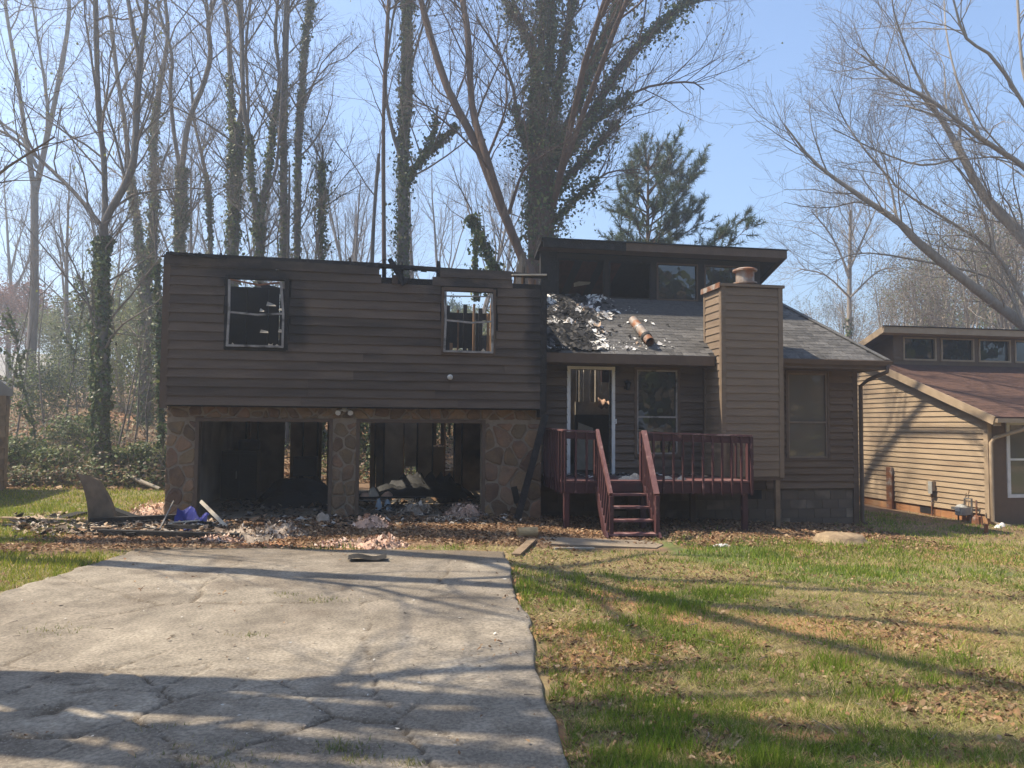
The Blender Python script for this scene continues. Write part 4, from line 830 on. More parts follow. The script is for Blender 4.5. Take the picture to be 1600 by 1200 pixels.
def stump(px, py, zg, r, h, label, seed):
    p = CP+(cf+cr*(px-800)/FPX-cu*(py-600)/FPX)*1.; d = p-CP; t = (zg-CAMH)/d[2]; c = CP+d*t; z = float(gz(c[0], c[1]))
    q = MB(); N = 26
    def fn(u, v):
        a = u*6.2832; prof = [(1.35, -.08), (1.12, .25), (1.0, .7), (.94, 1.), (.5, 1.02), (.02, .96)][v]; k = 1+.12*float(vnoise(np.array(math.cos(a)*2+seed), np.array(math.sin(a)*2+3.), seed))
        return (c[0]+r*prof[0]*k*math.cos(a), c[1]+.8*r*prof[0]*k*math.sin(a), z+h*prof[1]*(.8+.4*float(vnoise(np.array(math.cos(a)*1.5), np.array(math.sin(a)*1.5), seed+3))))
    vs = [fn(i/N, j) for j in range(6) for i in range(N)]; q.add(vs, [(j*N+i, j*N+(i+1) % N, (j+1)*N+(i+1) % N, (j+1)*N+i) for j in range(5) for i in range(N)])
    single('tree_stump', q, M['log'], label, 'stump', (c[0], c[1], z), house=False, smooth=True)
stump(1312, 846, -.28, .42, .16, 'wide low weathered tree stump on the lawn before the right corner of the house', 5)
def clothheap(px, py, zg, rx, ry, h, m, name, label, cat, seed): 
    x_, y_ = LG(px, py, zg); o = heap(name, label, cat, x_, y_, zg, rx, ry, h, M[m], seed, rough=.6); return o
clothheap(984, 748, .79, .24, .14, .13, 'cloth', 'rag_heap', 'crumpled pale cloth on the deck at the head of the stairs', 'cloth', 91)
clothheap(1044, 748, .78, .13, .1, .11, 'cloth', 'rag_heap', 'pale cloth lump on the deck behind the railing nearer the stairs', 'cloth', 92)
clothheap(1064, 749, .78, .11, .09, .1, 'cloth', 'rag_heap', 'pale cloth lump on the deck behind the railing, right one of two', 'cloth', 93)
clothheap(1127, 852, -.19, .17, .09, .07, 'white', 'paper_scrap', 'crumpled white paper on the leaves in front of the deck', 'paper', 94)
def fr_dk(g): return np.array([g.uniform(7.5, 10.6), g.uniform(-.7, .55), .80+g.uniform(0, .02)]), (0, 0)
V, Fx, C_ = flakes(260, fr_dk, .03, .14, [(.03, .028, .028)]*4+[(.2, .18, .16)]*2+[(.45, .42, .4)], .2, 8)
o = bpy.data.objects.new('deck_rubble', npmesh('deck_rubble', V, Fx, M['ash'], C_)); o.location = ORG; o.rotation_euler = (0, 0, PHI); link(o, 'charred scraps and ash scattered on the deck before the door', 'rubble', kind='stuff')
# leaning charred plank at the right stone pier
a = onback(852, 648, -.28); b = onback(806, 792, -.5)
single('charred_plank', MB().bar((a[0], -.3, a[1]), (b[0], -.7, .02), .13, .05, up=(0, 1, 0)), M['char'], 'long charred plank leaning on the right stone pier', 'plank', (b[0], -.7, 0))
single('charred_plank', MB().bar((b[0]-.05, -.55, .62), (b[0]+.03, -.5, .3), .12, .04, up=(0, 1, 0)), M['dark'], 'short black plank at the foot of the right stone pier', 'plank', (b[0], -.55, .3))
# ------------------------------------------------------------------ inside the garage
random.seed(71)
def inb(px, py, y): q = onback(px, py, y); return q
ix0 = inb(346, 705, 3.5)[0]; ix1 = inb(402, 705, 3.5)[0]; zt_ = inb(370, 705, 3.5)[1]
T = Thing('steel_cabinet', 'dark burnt cabinet standing at the left inside the left garage opening', 'cabinet', ((ix0+ix1)/2, 3.5, 0))
T.part('cabinet_body', MB().box(ix0, ix1, 3.5, 4.1, 0, zt_), M['blackmetal']); 
for k in (0, 1): T.part('cabinet_door', MB().box(ix0+.03+k*(ix1-ix0)/2, ix0+(k+1)*(ix1-ix0)/2-.01, 3.47, 3.499, .08, zt_-.06), M['dark'])
T.part('handle', MB().box((ix0+ix1)/2-.06, (ix0+ix1)/2-.04, 3.44, 3.47, zt_*.45, zt_*.6), M['galv'])
hx0 = inb(386, 690, 4.3)[0]
T = Thing('water_heater', 'dark round water heater behind the burnt cabinet in the garage', 'water heater', (hx0, 4.7, 0))
T.part('tank', MB().lathe((hx0, 4.7, 0), [(.27, 0), (.27, 1.35), (.24, 1.4), (.06, 1.43)], 18), M['blackmetal']); T.part('pipe', MB().tube([(hx0, 4.7, 1.42), (hx0, 4.7, 2.1)], .03, 8), M['rust'])
tx0 = inb(459, 715, 3.6)[0]; tx1 = inb(496, 715, 3.6)[0]; tz0 = inb(470, 744, 3.6)[1]; tz1 = inb(470, 714, 3.6)[1]
ph = heap('black_heap', 'black burnt furniture heap behind the left garage opening under the television', 'burnt heap', (tx0+tx1)/2-.1, 3.6, 0, 1.0, .75, tz0+.06, M['dark'], 95, rough=.3)
T = Thing('television', 'old burnt box television sitting on the black heap in the garage', 'television', ((tx0+tx1)/2, 3.6, tz0))
T.part('housing', MB().box(tx0, tx1, 3.5, 3.9, tz0, tz1).box(tx0+.06, tx1-.06, 3.9, 4.1, tz0+.04, tz1-.06), M['blackmetal'])
T.part('screen', MB().grid(lambda u, v: (tx0+.04+(tx1-tx0-.08)*u, 3.485-.015*math.sin(u*3.14), tz0+.05+(tz1-tz0-.08)*v), 7, 2), M['blackmetal'])
heap('black_heap', 'black charred heap along the floor of the left garage opening', 'burnt heap', 2.1, 2.2, 0, .9, .5, .42, M['dark'], 96, rough=.5)
x_, y_ = LG(504, 815); heap('cloth_heap', 'grey cloth slumped at the right jamb of the left garage opening', 'cloth', x_, y_, 0, .16, .16, .3, M['greyins'], 97)
# folding table loaded with burnt things
ty = 1.6; ax = inb(562, 770, ty)[0]; bx = inb(612, 770, ty)[0]; tz = inb(600, 779, ty)[1]
T = Thing('folding_table', 'grey folding table with bare metal legs inside the right garage opening', 'table', ((ax+bx)/2, ty, 0))
T.part('table_top', MB().box(ax-.5, bx+.75, ty-.05, ty+.75, tz, tz+.04), M['dark'])
for x in (bx-.13, bx-.03): T.part('leg', MB().tube([(x, ty, tz), (x, ty, 0)], .018, 8), M['galv'])
T.part('leg', MB().tube([(ax-.4, ty, tz), (ax-.4, ty, 0)], .018, 8), M['galv']); T.part('leg', MB().tube([(bx+.6, ty+.6, tz), (bx+.6, ty+.6, 0)], .018, 8), M['galv'])
T.part('crossbar', MB().tube([(ax-.4, ty, tz-.04), (bx-.13, ty, tz-.04)], .014, 6), M['galv']); T.part('brace', MB().tube([(ax-.1, ty, tz-.12), (bx-.2, ty, tz-.42)], .014, 6), M['galv'])
heap('burnt_clutter', 'black burnt clutter heaped on the folding table', 'burnt heap', (ax+bx)/2+.75, ty+.45, tz+.04, 1.0, .4, .3, M['dark'], 98, rough=.5)
for i, (px_, py_, m, lab) in enumerate([(572, 765, 'pink', 'pink insulation wad on the left of the folding table'), (604, 769, 'pink', 'pale orange insulation wad on the right of the folding table'), (583, 757, 'paleboard', 'white crumpled sheet topmost on the folding table')]):
    x, _z = inb(px_, py_, ty+.15); heap('wool_wad', lab, 'insulation', x, ty+.14, tz+.04, .14, .14, .14+(.1 if i == 2 else 0), M[m], 100+i, n=16)
for i, (px_, lab) in enumerate([(592, 'pale blue plastic bag by the table legs, left of two'), (605, 'pale blue plastic bag by the table legs, right of two')]):
    x, _z = inb(px_, 806, 1.3); heap('plastic_bag', lab, 'bag', x, 1.3, 0, .09, .09, .26, M['bag'], 104+i, n=16, rough=.2)
heap('black_heap', 'black charred heap behind the folding table at the garage back', 'burnt heap', 5.0, 3.4, 0, 1.3, .8, .75, M['dark'], 99, rough=.5)
#%%SPLIT
# ------------------------------------------------------------------ neighbour house on the right
random.seed(81)
NX, NY, NG = 18.28, .66, -.45
N = Thing('neighbour_house', 'tan clapboard neighbour house with a brown roof and clerestory windows on the right', 'house', (NX, NY, NG)); H_ = N
def onside(px, py, X):
    d = cf+cr*(px-800)/FPX-cu*(py-600)/FPX; t = ((ORG-CP)@EX+X)/(d@EX); q = CP+d*t-ORG; return q@EY, q[2]
NS = .37; RZ0 = 2.12
def nrz(y): return RZ0+NS*(y-.25)
w_ = MB(); w_.poly([(NX+.01, NY, -.22), (NX+.01, 8.5, -.22), (NX+.01, 8.5, 3.4), (NX+.01, 4.4, nrz(4.4)-.1), (NX+.01, NY, nrz(NY)-.12)], (.1, 0, 0)); nw = N.part('side_wall', w_, M['tan'])
siding(nw, 27, -.22, .139, lambda z, i: [(max(NY+.1, (z+.04-RZ0+.1)/NS+.25 if z > 2.1 else NY+.1), 8.4)], 0, M['tan'], side=NX, lap=.03)
N.part('corner_board', MB().box(NX-.035, NX+.03, NY-.035, NY+.1, -.3, nrz(NY)-.15), M['tantrim'])
nf = MB().box(NX+.02, NX+.2, NY+.02, 8.5, -1.2, -.22); nfp = N.part('foundation', nf, M['clay'])
for r in range(3):
    y = NY+.03+(r % 2)*.2
    while y < 8: N.part('block', MB().box(NX+.008, NX+.03, y, y+.393, -.86+r*.205, -.86+r*.205+.197), M['clay'], nfp); y += .4
v0 = onside(1448, 795, NX); N.part('vent', MB().box(NX-.004, NX+.02, v0[0]-.25, v0[0]+.25, -.42, -.26), M['dark'], nfp)
WXa, WXb, WZa, WZb = 18.86, 20.35, .27, 1.93
fw = MB().box(NX+.12, WXa, NY, NY+.12, -.7, 2.1).box(WXa, WXb, NY+.001, NY+.119, -.7, WZa).box(WXa, WXb, NY+.001, NY+.119, WZb, 2.1).box(WXb, 26, NY, NY+.12, -.7, 2.1); N.part('front_wall', fw, M['brownwall'])
t = MB(); e = .085; t.box(WXa-e, WXa, NY-.03, NY+.06, WZa-e, WZb+e); t.box(WXb, WXb+e, NY-.03, NY+.06, WZa-e, WZb+e); t.box(WXa+.001, WXb-.001, NY-.029, NY+.06, WZb, WZb+e); t.box(WXa+.001, WXb-.001, NY-.029, NY+.06, WZa-e, WZa)
nwf = N.part('window', t, M['white']); zm = (WZa+WZb)/2
N.part('frame', MB().box(WXa+.001, WXb-.001, NY-.01, NY+.05, zm-.025, zm+.025).box((WXa+WXb)/2-.03, (WXa+WXb)/2+.03, NY-.012, NY+.05, WZa+.001, WZb-.001), M['white'], nwf)
N.part('pane', MB().box(WXa, WXb, NY+.02, NY+.024, WZa, WZb), M['dustyglass'], nwf)
bl = MB()
for k in range(40): z = WZa+.02+k*.041; bl.add([(WXa+.02, NY+.03, z), (WXb-.02, NY+.03, z), (WXb-.02, NY+.05, z+.03), (WXa+.02, NY+.05, z+.03)], [(0, 1, 2, 3)])
N.part('blind', bl, M['blind'], nwf, kind='stuff')
# roof with rake boards, brown shingle courses
ov = .22; ye = .22; YCN = 4.45
r_ = MB(); q = [(NX-ov, ye, nrz(ye)), (27, ye, nrz(ye)), (27, YCN, nrz(YCN)), (NX-ov, YCN, nrz(YCN))]
r_.add(q+[(x, y, z-.1) for x, y, z in q], [(0, 1, 2, 3), (7, 6, 5, 4), (0, 4, 5, 1), (1, 5, 6, 2), (2, 6, 7, 3), (3, 7, 4, 0)])
nr = N.part('roof', r_, M['brownroof'])
N.part('rake_board', MB().bar((NX-ov-.012, ye-.02, nrz(ye)-.085), (NX-ov-.012, YCN+2.2, nrz(YCN+2.2)-.085), .024, .2), M['tantrim'], nr)
N.part('soffit', MB().box(NX-ov+.001, NX-.03, ye, ye+.02, 1.9, nrz(ye)-.1).add([(NX-ov, ye, 1.98), (NX, ye, 1.98), (NX, NY+.1, 2.0), (NX-ov, NY+.1, 2.0)], [(0, 1, 2, 3)]).add([(NX-ov, ye, nrz(ye)-.12), (NX, ye, nrz(ye)-.12), (NX, 6.6, nrz(6.6)-.12), (NX-ov, 6.6, nrz(6.6)-.12)], [(0, 1, 2, 3)]), M['tantrim'], nr)
N.part('gutter', MB().box(NX-ov, 27, ye-.12, ye-.002, nrz(ye)-.13, nrz(ye)-.03), M['tantrim'], nr)
nang = math.atan(NS); sh = []
for k in range(5):
    L = .26; q = MB(); w2 = .148; t_ = .006
    q.add([(-w2, 0, 0), (w2, 0, 0), (w2, L, 0), (-w2, L, 0), (-w2+rag(0, .005), rag(-.004, .01), t_), (w2-rag(0, .005), rag(-.004, .01), t_), (w2, L, t_*.6), (-w2, L, t_*.6)], [(0, 3, 2, 1), (4, 5, 6, 7), (0, 1, 5, 4), (1, 2, 6, 5), (2, 3, 7, 6), (3, 0, 4, 7)]); sh.append(q.mesh('shingle', M['brownroof']))
rest = MB(); cnt = 0
for r in range(31):
    y = ye-.02+r*.142*math.cos(nang); z = nrz(y)+.008; x = NX-ov+.15+(r % 2)*.15
    while x < 26.5:
        rot = (nang-.02+rag(-.01, .01), rag(-.004, .004), rag(-.008, .008))
        if x < 23 and r < 12 and cnt < 190: N.piece('shingle', random.choice(sh), (x, y, z+rag(0, .003)), rot, nr); cnt += 1
        else:
            s = random.choice(sh); mr = Matrix.Rotation(rot[2], 3, 'Z') @ Matrix.Rotation(rot[0], 3, 'X'); o = len(rest.v)
            rest.v += [tuple(mr @ v.co+Vector((x, y, z))) for v in s.vertices]; rest.f += [tuple(i+o for i in p.vertices) for p in s.polygons]
        x += .303
N.part('shingle_courses', rest, M['brownroof'], nr, kind='stuff')
# clerestory of the neighbour
CXN = onback(1396, 560, YCN)[0]; zcl0 = nrz(YCN)-.1; zcl1 = onback(1400, 520, YCN)[1]
ops = [tuple(onback(p, 545, YCN)[0] for p in pq) for pq in ((1411, 1462), (1470, 1521), (1529, 1578), (1585, 1634), (1641, 1690))]
wz0 = onback(1440, 562, YCN)[1]; wz1 = onback(1440, 529, YCN)[1]
cwm = MB(); ed = [CXN]+[v for p in ops for v in p]+[26]
for i in range(0, len(ed), 2): cwm.box(ed[i], ed[i+1], YCN, YCN+.1, zcl0, zcl1+.1)
for a, b in ops: cwm.box(a+.001, b-.001, YCN+.001, YCN+.099, zcl0, wz0); cwm.box(a+.001, b-.001, YCN+.001, YCN+.099, wz1, zcl1+.1)
ncw = N.part('clerestory_wall', cwm, M['brownwall'])
for a, b in ops:
    t = MB(); e = .04; t.box(a-.01, a+e, YCN-.03, YCN+.04, wz0-.03, wz1+.03); t.box(b-e, b+.01, YCN-.03, YCN+.04, wz0-.03, wz1+.03); t.box(a+e, b-e, YCN-.029, YCN+.04, wz1-.01, wz1+.03); t.box(a+e, b-e, YCN-.029, YCN+.04, wz0-.03, wz0+.02)
    wf = N.part('clerestory_window', t, M['tantrim'], ncw); N.part('pane', MB().box(a+.03, b-.03, YCN+.05, YCN+.055, wz0, wz1), M['glass'], ncw)
for r in range(7): N.part('siding_board', MB().poly([(CXN+.02, YCN-.004, zcl0+.22+r*.14), (CXN+.02, YCN-.02, zcl0+.22+r*.14), (CXN+.02, YCN-.004, zcl0+.36+r*.14)], (ops[0][0]-.03-CXN-.02, 0, 0)), M['brownwall'], ncw)
sideb = MB().poly([(CXN, YCN+.1, zcl0-.3), (CXN, 7.5, zcl0-.3), (CXN, 7.5, zcl1-.9), (CXN, YCN+.1, zcl1)], (.1, 0, 0)); N.part('clerestory_side', sideb, M['brownwall'])
zr2 = zcl1+.13; YFN = YCN-.4; XLN = onback(1380, 505, YFN)[0]
rq = [(XLN, YFN, zr2), (27, YFN, zr2), (27, 8, zr2-1.25), (XLN, 8, zr2-1.25)]
r2 = N.part('clerestory_roof', MB().add(rq+[(x, y, z-.05) for x, y, z in rq], [(0, 1, 2, 3), (7, 6, 5, 4), (0, 4, 5, 1), (1, 5, 6, 2), (2, 6, 7, 3), (3, 7, 4, 0)]), M['brownroof'])
N.part('fascia', MB().bar((XLN, YFN-.014, zr2-.1), (27, YFN-.014, zr2-.1), .024, .18), M['tantrim'], r2); N.part('side_fascia', MB().bar((XLN-.012, YFN, zr2-.1), (XLN-.012, 8, zr2-1.35), .024, .18), M['tantrim'], r2)
N.part('soffit', MB().add([(XLN, YFN, zr2-.17), (27, YFN, zr2-.17), (27, YCN, zr2-.2), (XLN, YCN, zr2-.2)], [(0, 1, 2, 3)]), M['tantrim'], r2)
N.part('roof_edge', MB().bar((XLN-.03, YFN-.03, zr2+.005), (27, YFN-.03, zr2+.005), .06, .02), M['dark'], r2)
N.part('downspout', MB().tube([(NX+.62, ye-.06, nrz(ye)-.12), (NX+.55, ye-.04, nrz(ye)-.28), (NX+.1, NY-.09, 1.62), (NX-.0, NY-.09, 1.5), (NX-.0, NY-.09, -.35), (NX+.06, NY-.14, -.42), (NX+.3, NY-.3, -.46)], .045, 8), M['tantrim'], smooth=True)
# meters and pipes by the side wall
y, z = onside(1456, 759, NX-.06)
T = Thing('utility_box', 'small grey utility box with a conduit on the tan side wall', 'utility box', (NX-.03, y, z)); T.part('housing', MB().box(NX-.13, NX-.03, y-.1, y+.12, z-.13, z+.13), M['tantrim']); T.part('cover', MB().box(NX-.15, NX-.131, y-.11, y+.03, z-.2, z+.12), M['greymetal']); T.part('conduit', MB().tube([(NX-.06, y, z-.13), (NX-.06, y+.02, -.6)], .022, 8), M['rust'])
y, z = onside(1392, 790, NX-.05); z0 = -.6
T = Thing('conduit_pipe', 'rusty brown conduit standing against the back of the tan side wall', 'pipe', (NX-.06, y, z0)); T.part('pipe_body', MB().box(NX-.1, NX-.04, y-.12, y+.12, z0, .72), M['rust'])
y, z = onside(1504, 797, NX-.18)
T = Thing('gas_meter', 'grey gas meter with looped pipe at the foot of the tan wall', 'gas meter', (NX-.2, y, -.5))
T.part('meter_body', MB().lathe((NX-.2, y, z-.13), [(.12, 0), (.15, .02), (.15, .2), (.11, .25), (.05, .27)], 14).box(NX-.33, NX-.07, y-.14, y+.06, z-.1, z+.08), M['greymetal']); T.part('dial', MB().box(NX-.36, NX-.331, y-.08, y+.03, z-.02, z+.08), M['white'])
T.part('regulator', MB().tube([(NX-.2, y+.22, z-.0), (NX-.2, y+.22, z+.06)], .09, 12).tube([(NX-.2, y+.22, z), (NX-.2, y+.1, z+.05)], .03, 8), M['galv'])
ya, za = onside(1507, 779, NX-.2); yb, zb_ = onside(1518, 779, NX-.2)
T.part('loop_pipe', MB().tube([(NX-.2, y, z+.13), (NX-.2, ya, z+.16), (NX-.2, ya, za), (NX-.2, yb, zb_), (NX-.2, yb, -.5)], .024, 8), M['galv'])
for dy in (-.1, .12): T.part('leg', MB().tube([(NX-.2, y+dy, -.56), (NX-.2, y+dy, z-.1)], .02, 6), M['rust'])
for dy, h in ((-.03, .5), (.06, .42)): T.part('cable', MB().tube([(NX-.04, y+dy, z+.1), (NX-.03, y+dy+.02, z+.3), (NX-.03, y+dy-.02, z+h)], .007, 5), M['rust'])
y, z = onside(1526, 806, NX-.25)
T = Thing('rusty_valve', 'rust red valve stand between the gas meter and the downspout', 'valve', (NX-.25, y, -.5)); T.part('base', MB().lathe((NX-.25, y, -.53), [(.11, 0), (.13, .05), (.1, .22), (.04, .3)], 10), M['rust']); T.part('stem', MB().tube([(NX-.25, y, -.25), (NX-.25, y, .12)], .022, 6), M['rust']); T.part('arm', MB().tube([(NX-.25, y+.2, -.5), (NX-.25, y+.18, -.3), (NX-.25, y-.15, -.26), (NX-.25, y-.17, -.5)], .025, 6), M['rust'])
x, y = LG(1541, 834, -.45); single('marker_post', MB().tube([(x, y, -.5), (x, y, -.27)], .04, 8).tube([(x, y, -.27), (x, y, -.24)], .055, 8), M['rust'], 'small rust orange pipe stub in the grass by the downspout', 'marker', (x, y, -.45))
for i, (px, py) in enumerate([(1566, 822), (1574, 814), (1560, 824)]):
    x, y = LG(px, py, -.45); heap('white_stone', ['white pebble by the downspout outlet, nearest to the spout', 'largest white stone against the brown wall', 'flat white stone in front of the downspout outlet'][i], 'stone', x, y, -.44, .09, .07, .1-.02*i, M['white'], 110+i, n=12, rough=.3)
# ------------------------------------------------------------------ house edge on the left, pale house far behind
p = at(8, 765, 20.6); gx, gy = p[0], p[1]
T = Thing('left_house', 'brown boarded house whose corner just shows at the left edge of the photo', 'house', (gx, gy, 0), house=False)
gy0 = gy; gy = gy-7.5
lw = T.part('wall', MB().box(gx-9, gx-.03, gy+.02, gy0, -.2, 2.55), M['siding'])
for k in range(9): T.part('siding_board', MB().poly([(gx-.03, gy, k*.29-.05), (gx+.012, gy, k*.29-.05), (gx-.012, gy, k*.29+.245)], (0, 7.4, 0)), M['board'], lw)
T.part('corner_board', MB().box(gx-.1, gx+.02, gy0-.1, gy0+.02, -.2, 2.5), M['board']); T.part('roof', MB().poly([(gx+.05, gy-.5, 2.5), (gx+.05, gy0+.1, 2.5), (gx+.05, gy0+.1, 2.65), (gx+.05, gy+4., 4.2), (gx+.05, gy-.5, 2.65)], (-9.4, 0, 0)), M['farroof'])
def farhouse(px0, px1, pyb, pyt, Y, label, roofh, wins):
    a = at(px0, pyb, Y); b = at(px1, pyb, Y); t = at(px0, pyt, Y); zb = float(gz(a[0], Y))-.5
    T = Thing('far_house', label, 'house', ((a[0]+b[0])/2, Y, zb), house=False)
    wl = T.part('wall', MB().box(a[0], b[0], Y, Y+8, zb, t[2]-roofh), M['farwall'])
    T.part('roof', MB().poly([(a[0]-.5, Y-.6, t[2]-roofh), (a[0]-.5, Y+8.6, t[2]-roofh), (a[0]-.5, Y+4, t[2])], (b[0]-a[0]+1, 0, 0)), M['farroof'])
    for u in wins: x = a[0]+(b[0]-a[0])*u; z = t[2]-roofh; wf = T.part('window', MB().box(x-.5, x+.5, Y-.04, Y+.03, z-1.7, z-.5), M['white'], wl); T.part('pane', MB().box(x-.42, x+.42, Y-.06, Y-.045, z-1.62, z-.58), M['glass'], wl)
farhouse(-60, 48, 600, 545, 62, 'pale house with a wide grey roof far behind the left trees', 2.2, (.3, .6, .85))
farhouse(96, 122, 592, 552, 66, 'pale narrow house wall far off between the two left trunks', 1.0, (.5,))
farhouse(165, 215, 640, 612, 70, 'low pale building far off between the ivy trunks at the left', .8, (.3, .7))
#%%SPLIT
# ------------------------------------------------------------------ trees
class Tubes:
    def __init__(s): s.b = {}
    def add(s, pts, rad, n): s.b.setdefault((len(pts), n), []).append((pts, rad))
    def mesh(s, name, m):
        Vs, Fs, off = [], [], 0
        for (k, n), L in s.b.items():
            P = np.array([q[0] for q in L]); Rd = np.array([q[1] for q in L])
            d = np.empty_like(P); d[:, 1:-1] = P[:, 2:]-P[:, :-2]; d[:, 0] = P[:, 1]-P[:, 0]; d[:, -1] = P[:, -1]-P[:, -2]
            d /= np.maximum(np.linalg.norm(d, axis=2, keepdims=True), 1e-9)
            ref = np.where(np.abs(d[:, :1, 2:3]) > .9, np.array([1., 0, 0]), np.array([0, 0, 1.])); ref = np.broadcast_to(ref, d.shape)
            u = np.cross(d, ref); u /= np.maximum(np.linalg.norm(u, axis=2, keepdims=True), 1e-9); v = np.cross(d, u)
            a = np.arange(n)*2*np.pi/n
            V = P[:, :, None]+Rd[:, :, None, None]*(u[:, :, None]*np.cos(a)[None, None, :, None]+v[:, :, None]*np.sin(a)[None, None, :, None])
            N = len(L); base = off+(np.arange(N)*k*n)[:, None, None]+(np.arange(k-1)*n)[None, :, None]; j = np.arange(n)[None, None, :]; j2 = (j+1) % n
            Fs.append(np.stack([base+j, base+j2, base+n+j2, base+n+j], -1).reshape(-1, 4)); Vs.append(V.reshape(-1, 3)); off += N*k*n
        return npmesh(name, np.concatenate(Vs), np.concatenate(Fs), m, smooth=True)
def nrm(v): return v/max(np.linalg.norm(v), 1e-9)
def grow(p, d, L, r0, r1, k, wob, up, g):
    pts = [p]; d = nrm(d); st = L/(k-1)
    for i in range(k-1):
        d = nrm(d+g.normal(0, wob, 3)+np.array([0, 0, up])); pts.append(pts[-1]+d*st)
    return pts, [r0+(r1-r0)*i/(k-1) for i in range(k)]
def side(t, ang, g, upb=0.):
    a = g.normal(0, 1, 3); a = nrm(np.cross(t, a)); d = t*math.cos(ang)+a*math.sin(ang); d[2] += upb; return nrm(d)
def along(pts, t):
    k = len(pts)-1; i = min(int(t*k), k-1); f = t*k-i; return pts[i]*(1-f)+pts[i+1]*f, nrm(pts[i+1]-pts[i]), i, f
def ramify(tb, tw, pts, rad, lv, cfg, g, t0):
    """cfg: per level (count per metre, length, angle range, up)"""
    if lv >= len(cfg): return
    per, ln, (a0, a1), up, k = cfg[lv]
    L = sum(np.linalg.norm(pts[i+1]-pts[i]) for i in range(len(pts)-1)); n = int(per*L*(1-t0)+g.random())
    for _ in range(n):
        t = t0+(1-t0)*g.random()**.85; p, d, i, f = along(pts, t); r = rad[i]*(1-f)+rad[i+1]*f
        dd = side(d, g.uniform(a0, a1), g, .12); l = ln*g.uniform(.5, 1.25)*(1.15-.55*t)
        rr = min(r*.5, .007+.0085*l); last = lv == len(cfg)-1
        q, ra = grow(p, dd, l, rr, max(rr*.3, .0042), k, .16 if not last else .2, up, g)
        (tw if last or lv > 1 else tb).add(q, ra, 5 if lv == 0 else (4 if lv == 1 else 3))
        ramify(tb, tw, q, ra, lv+1, cfg, g, .15)
CFG = [(2.5, 3.5, (.45, 1.0), .07, 6), (3.1, 1.6, (.45, .95), .04, 5), (4.6, .85, (.4, .95), .02, 4)]
def leaves_on(paths, n, g, spread, size, cols, bias=0.):
    """leaf quads scattered around polylines (pts, radii)"""
    Ls = np.array([sum(np.linalg.norm(p[i+1]-p[i]) for i in range(len(p)-1)) for p, r in paths]); pr = Ls/Ls.sum(); P = np.zeros((n, 3)); ou = np.zeros((n, 3))
    ch = g.choice(len(paths), n, p=pr); ts = g.random(n); lump = {}
    for q in range(n):
        pts, rad = paths[ch[q]]; t = ts[q]; p, d, i, f = along(pts, t); r = rad[i]*(1-f)+rad[i+1]*f
        o = nrm(np.cross(d, g.normal(0, 1, 3))); key = (ch[q], int(t*14), int(math.atan2(o[1], o[0])*1.5))
        if key not in lump: lump[key] = g.gamma(1.3, .55)
        P[q] = p+o*(r+abs(g.normal(0, spread))*lump[key]); ou[q] = o
    return leafquads(P, ou, g, size, cols)
def leafquads(P, ou, g, size, cols):
    n = len(P); s = g.uniform(size[0], size[1], n)[:, None]; nn = ou*.8+g.normal(0, .55, (n, 3))+np.array([0, 0, .25]); nn /= np.linalg.norm(nn, axis=1, keepdims=True)
    u = np.cross(nn, g.normal(0, 1, (n, 3))); u /= np.maximum(np.linalg.norm(u, axis=1, keepdims=True), 1e-6); v = np.cross(nn, u)
    V = np.stack([P-u*s*.5, P+v*s*.38-nn*s*.12, P+u*s*.55, P-v*s*.38-nn*s*.12], 1)
    cols = np.array(cols); C_ = cols[g.integers(len(cols), size=n)]*g.uniform(.7, 1.3, (n, 1)); C_ = np.repeat(C_, 4, 0)
    F_ = np.arange(n*4).reshape(n, 4); F_ = np.concatenate([F_[:, [0, 1, 2]], F_[:, [0, 2, 3]]]); return V.reshape(-1, 3), F_, C_
IVY = [(.06, .095, .03), (.08, .12, .035), (.10, .14, .04), (.05, .08, .03), (.17, .19, .06), (.14, .12, .06)]
BUD = [(.28, .3, .1), (.34, .27, .13), (.24, .25, .09)]
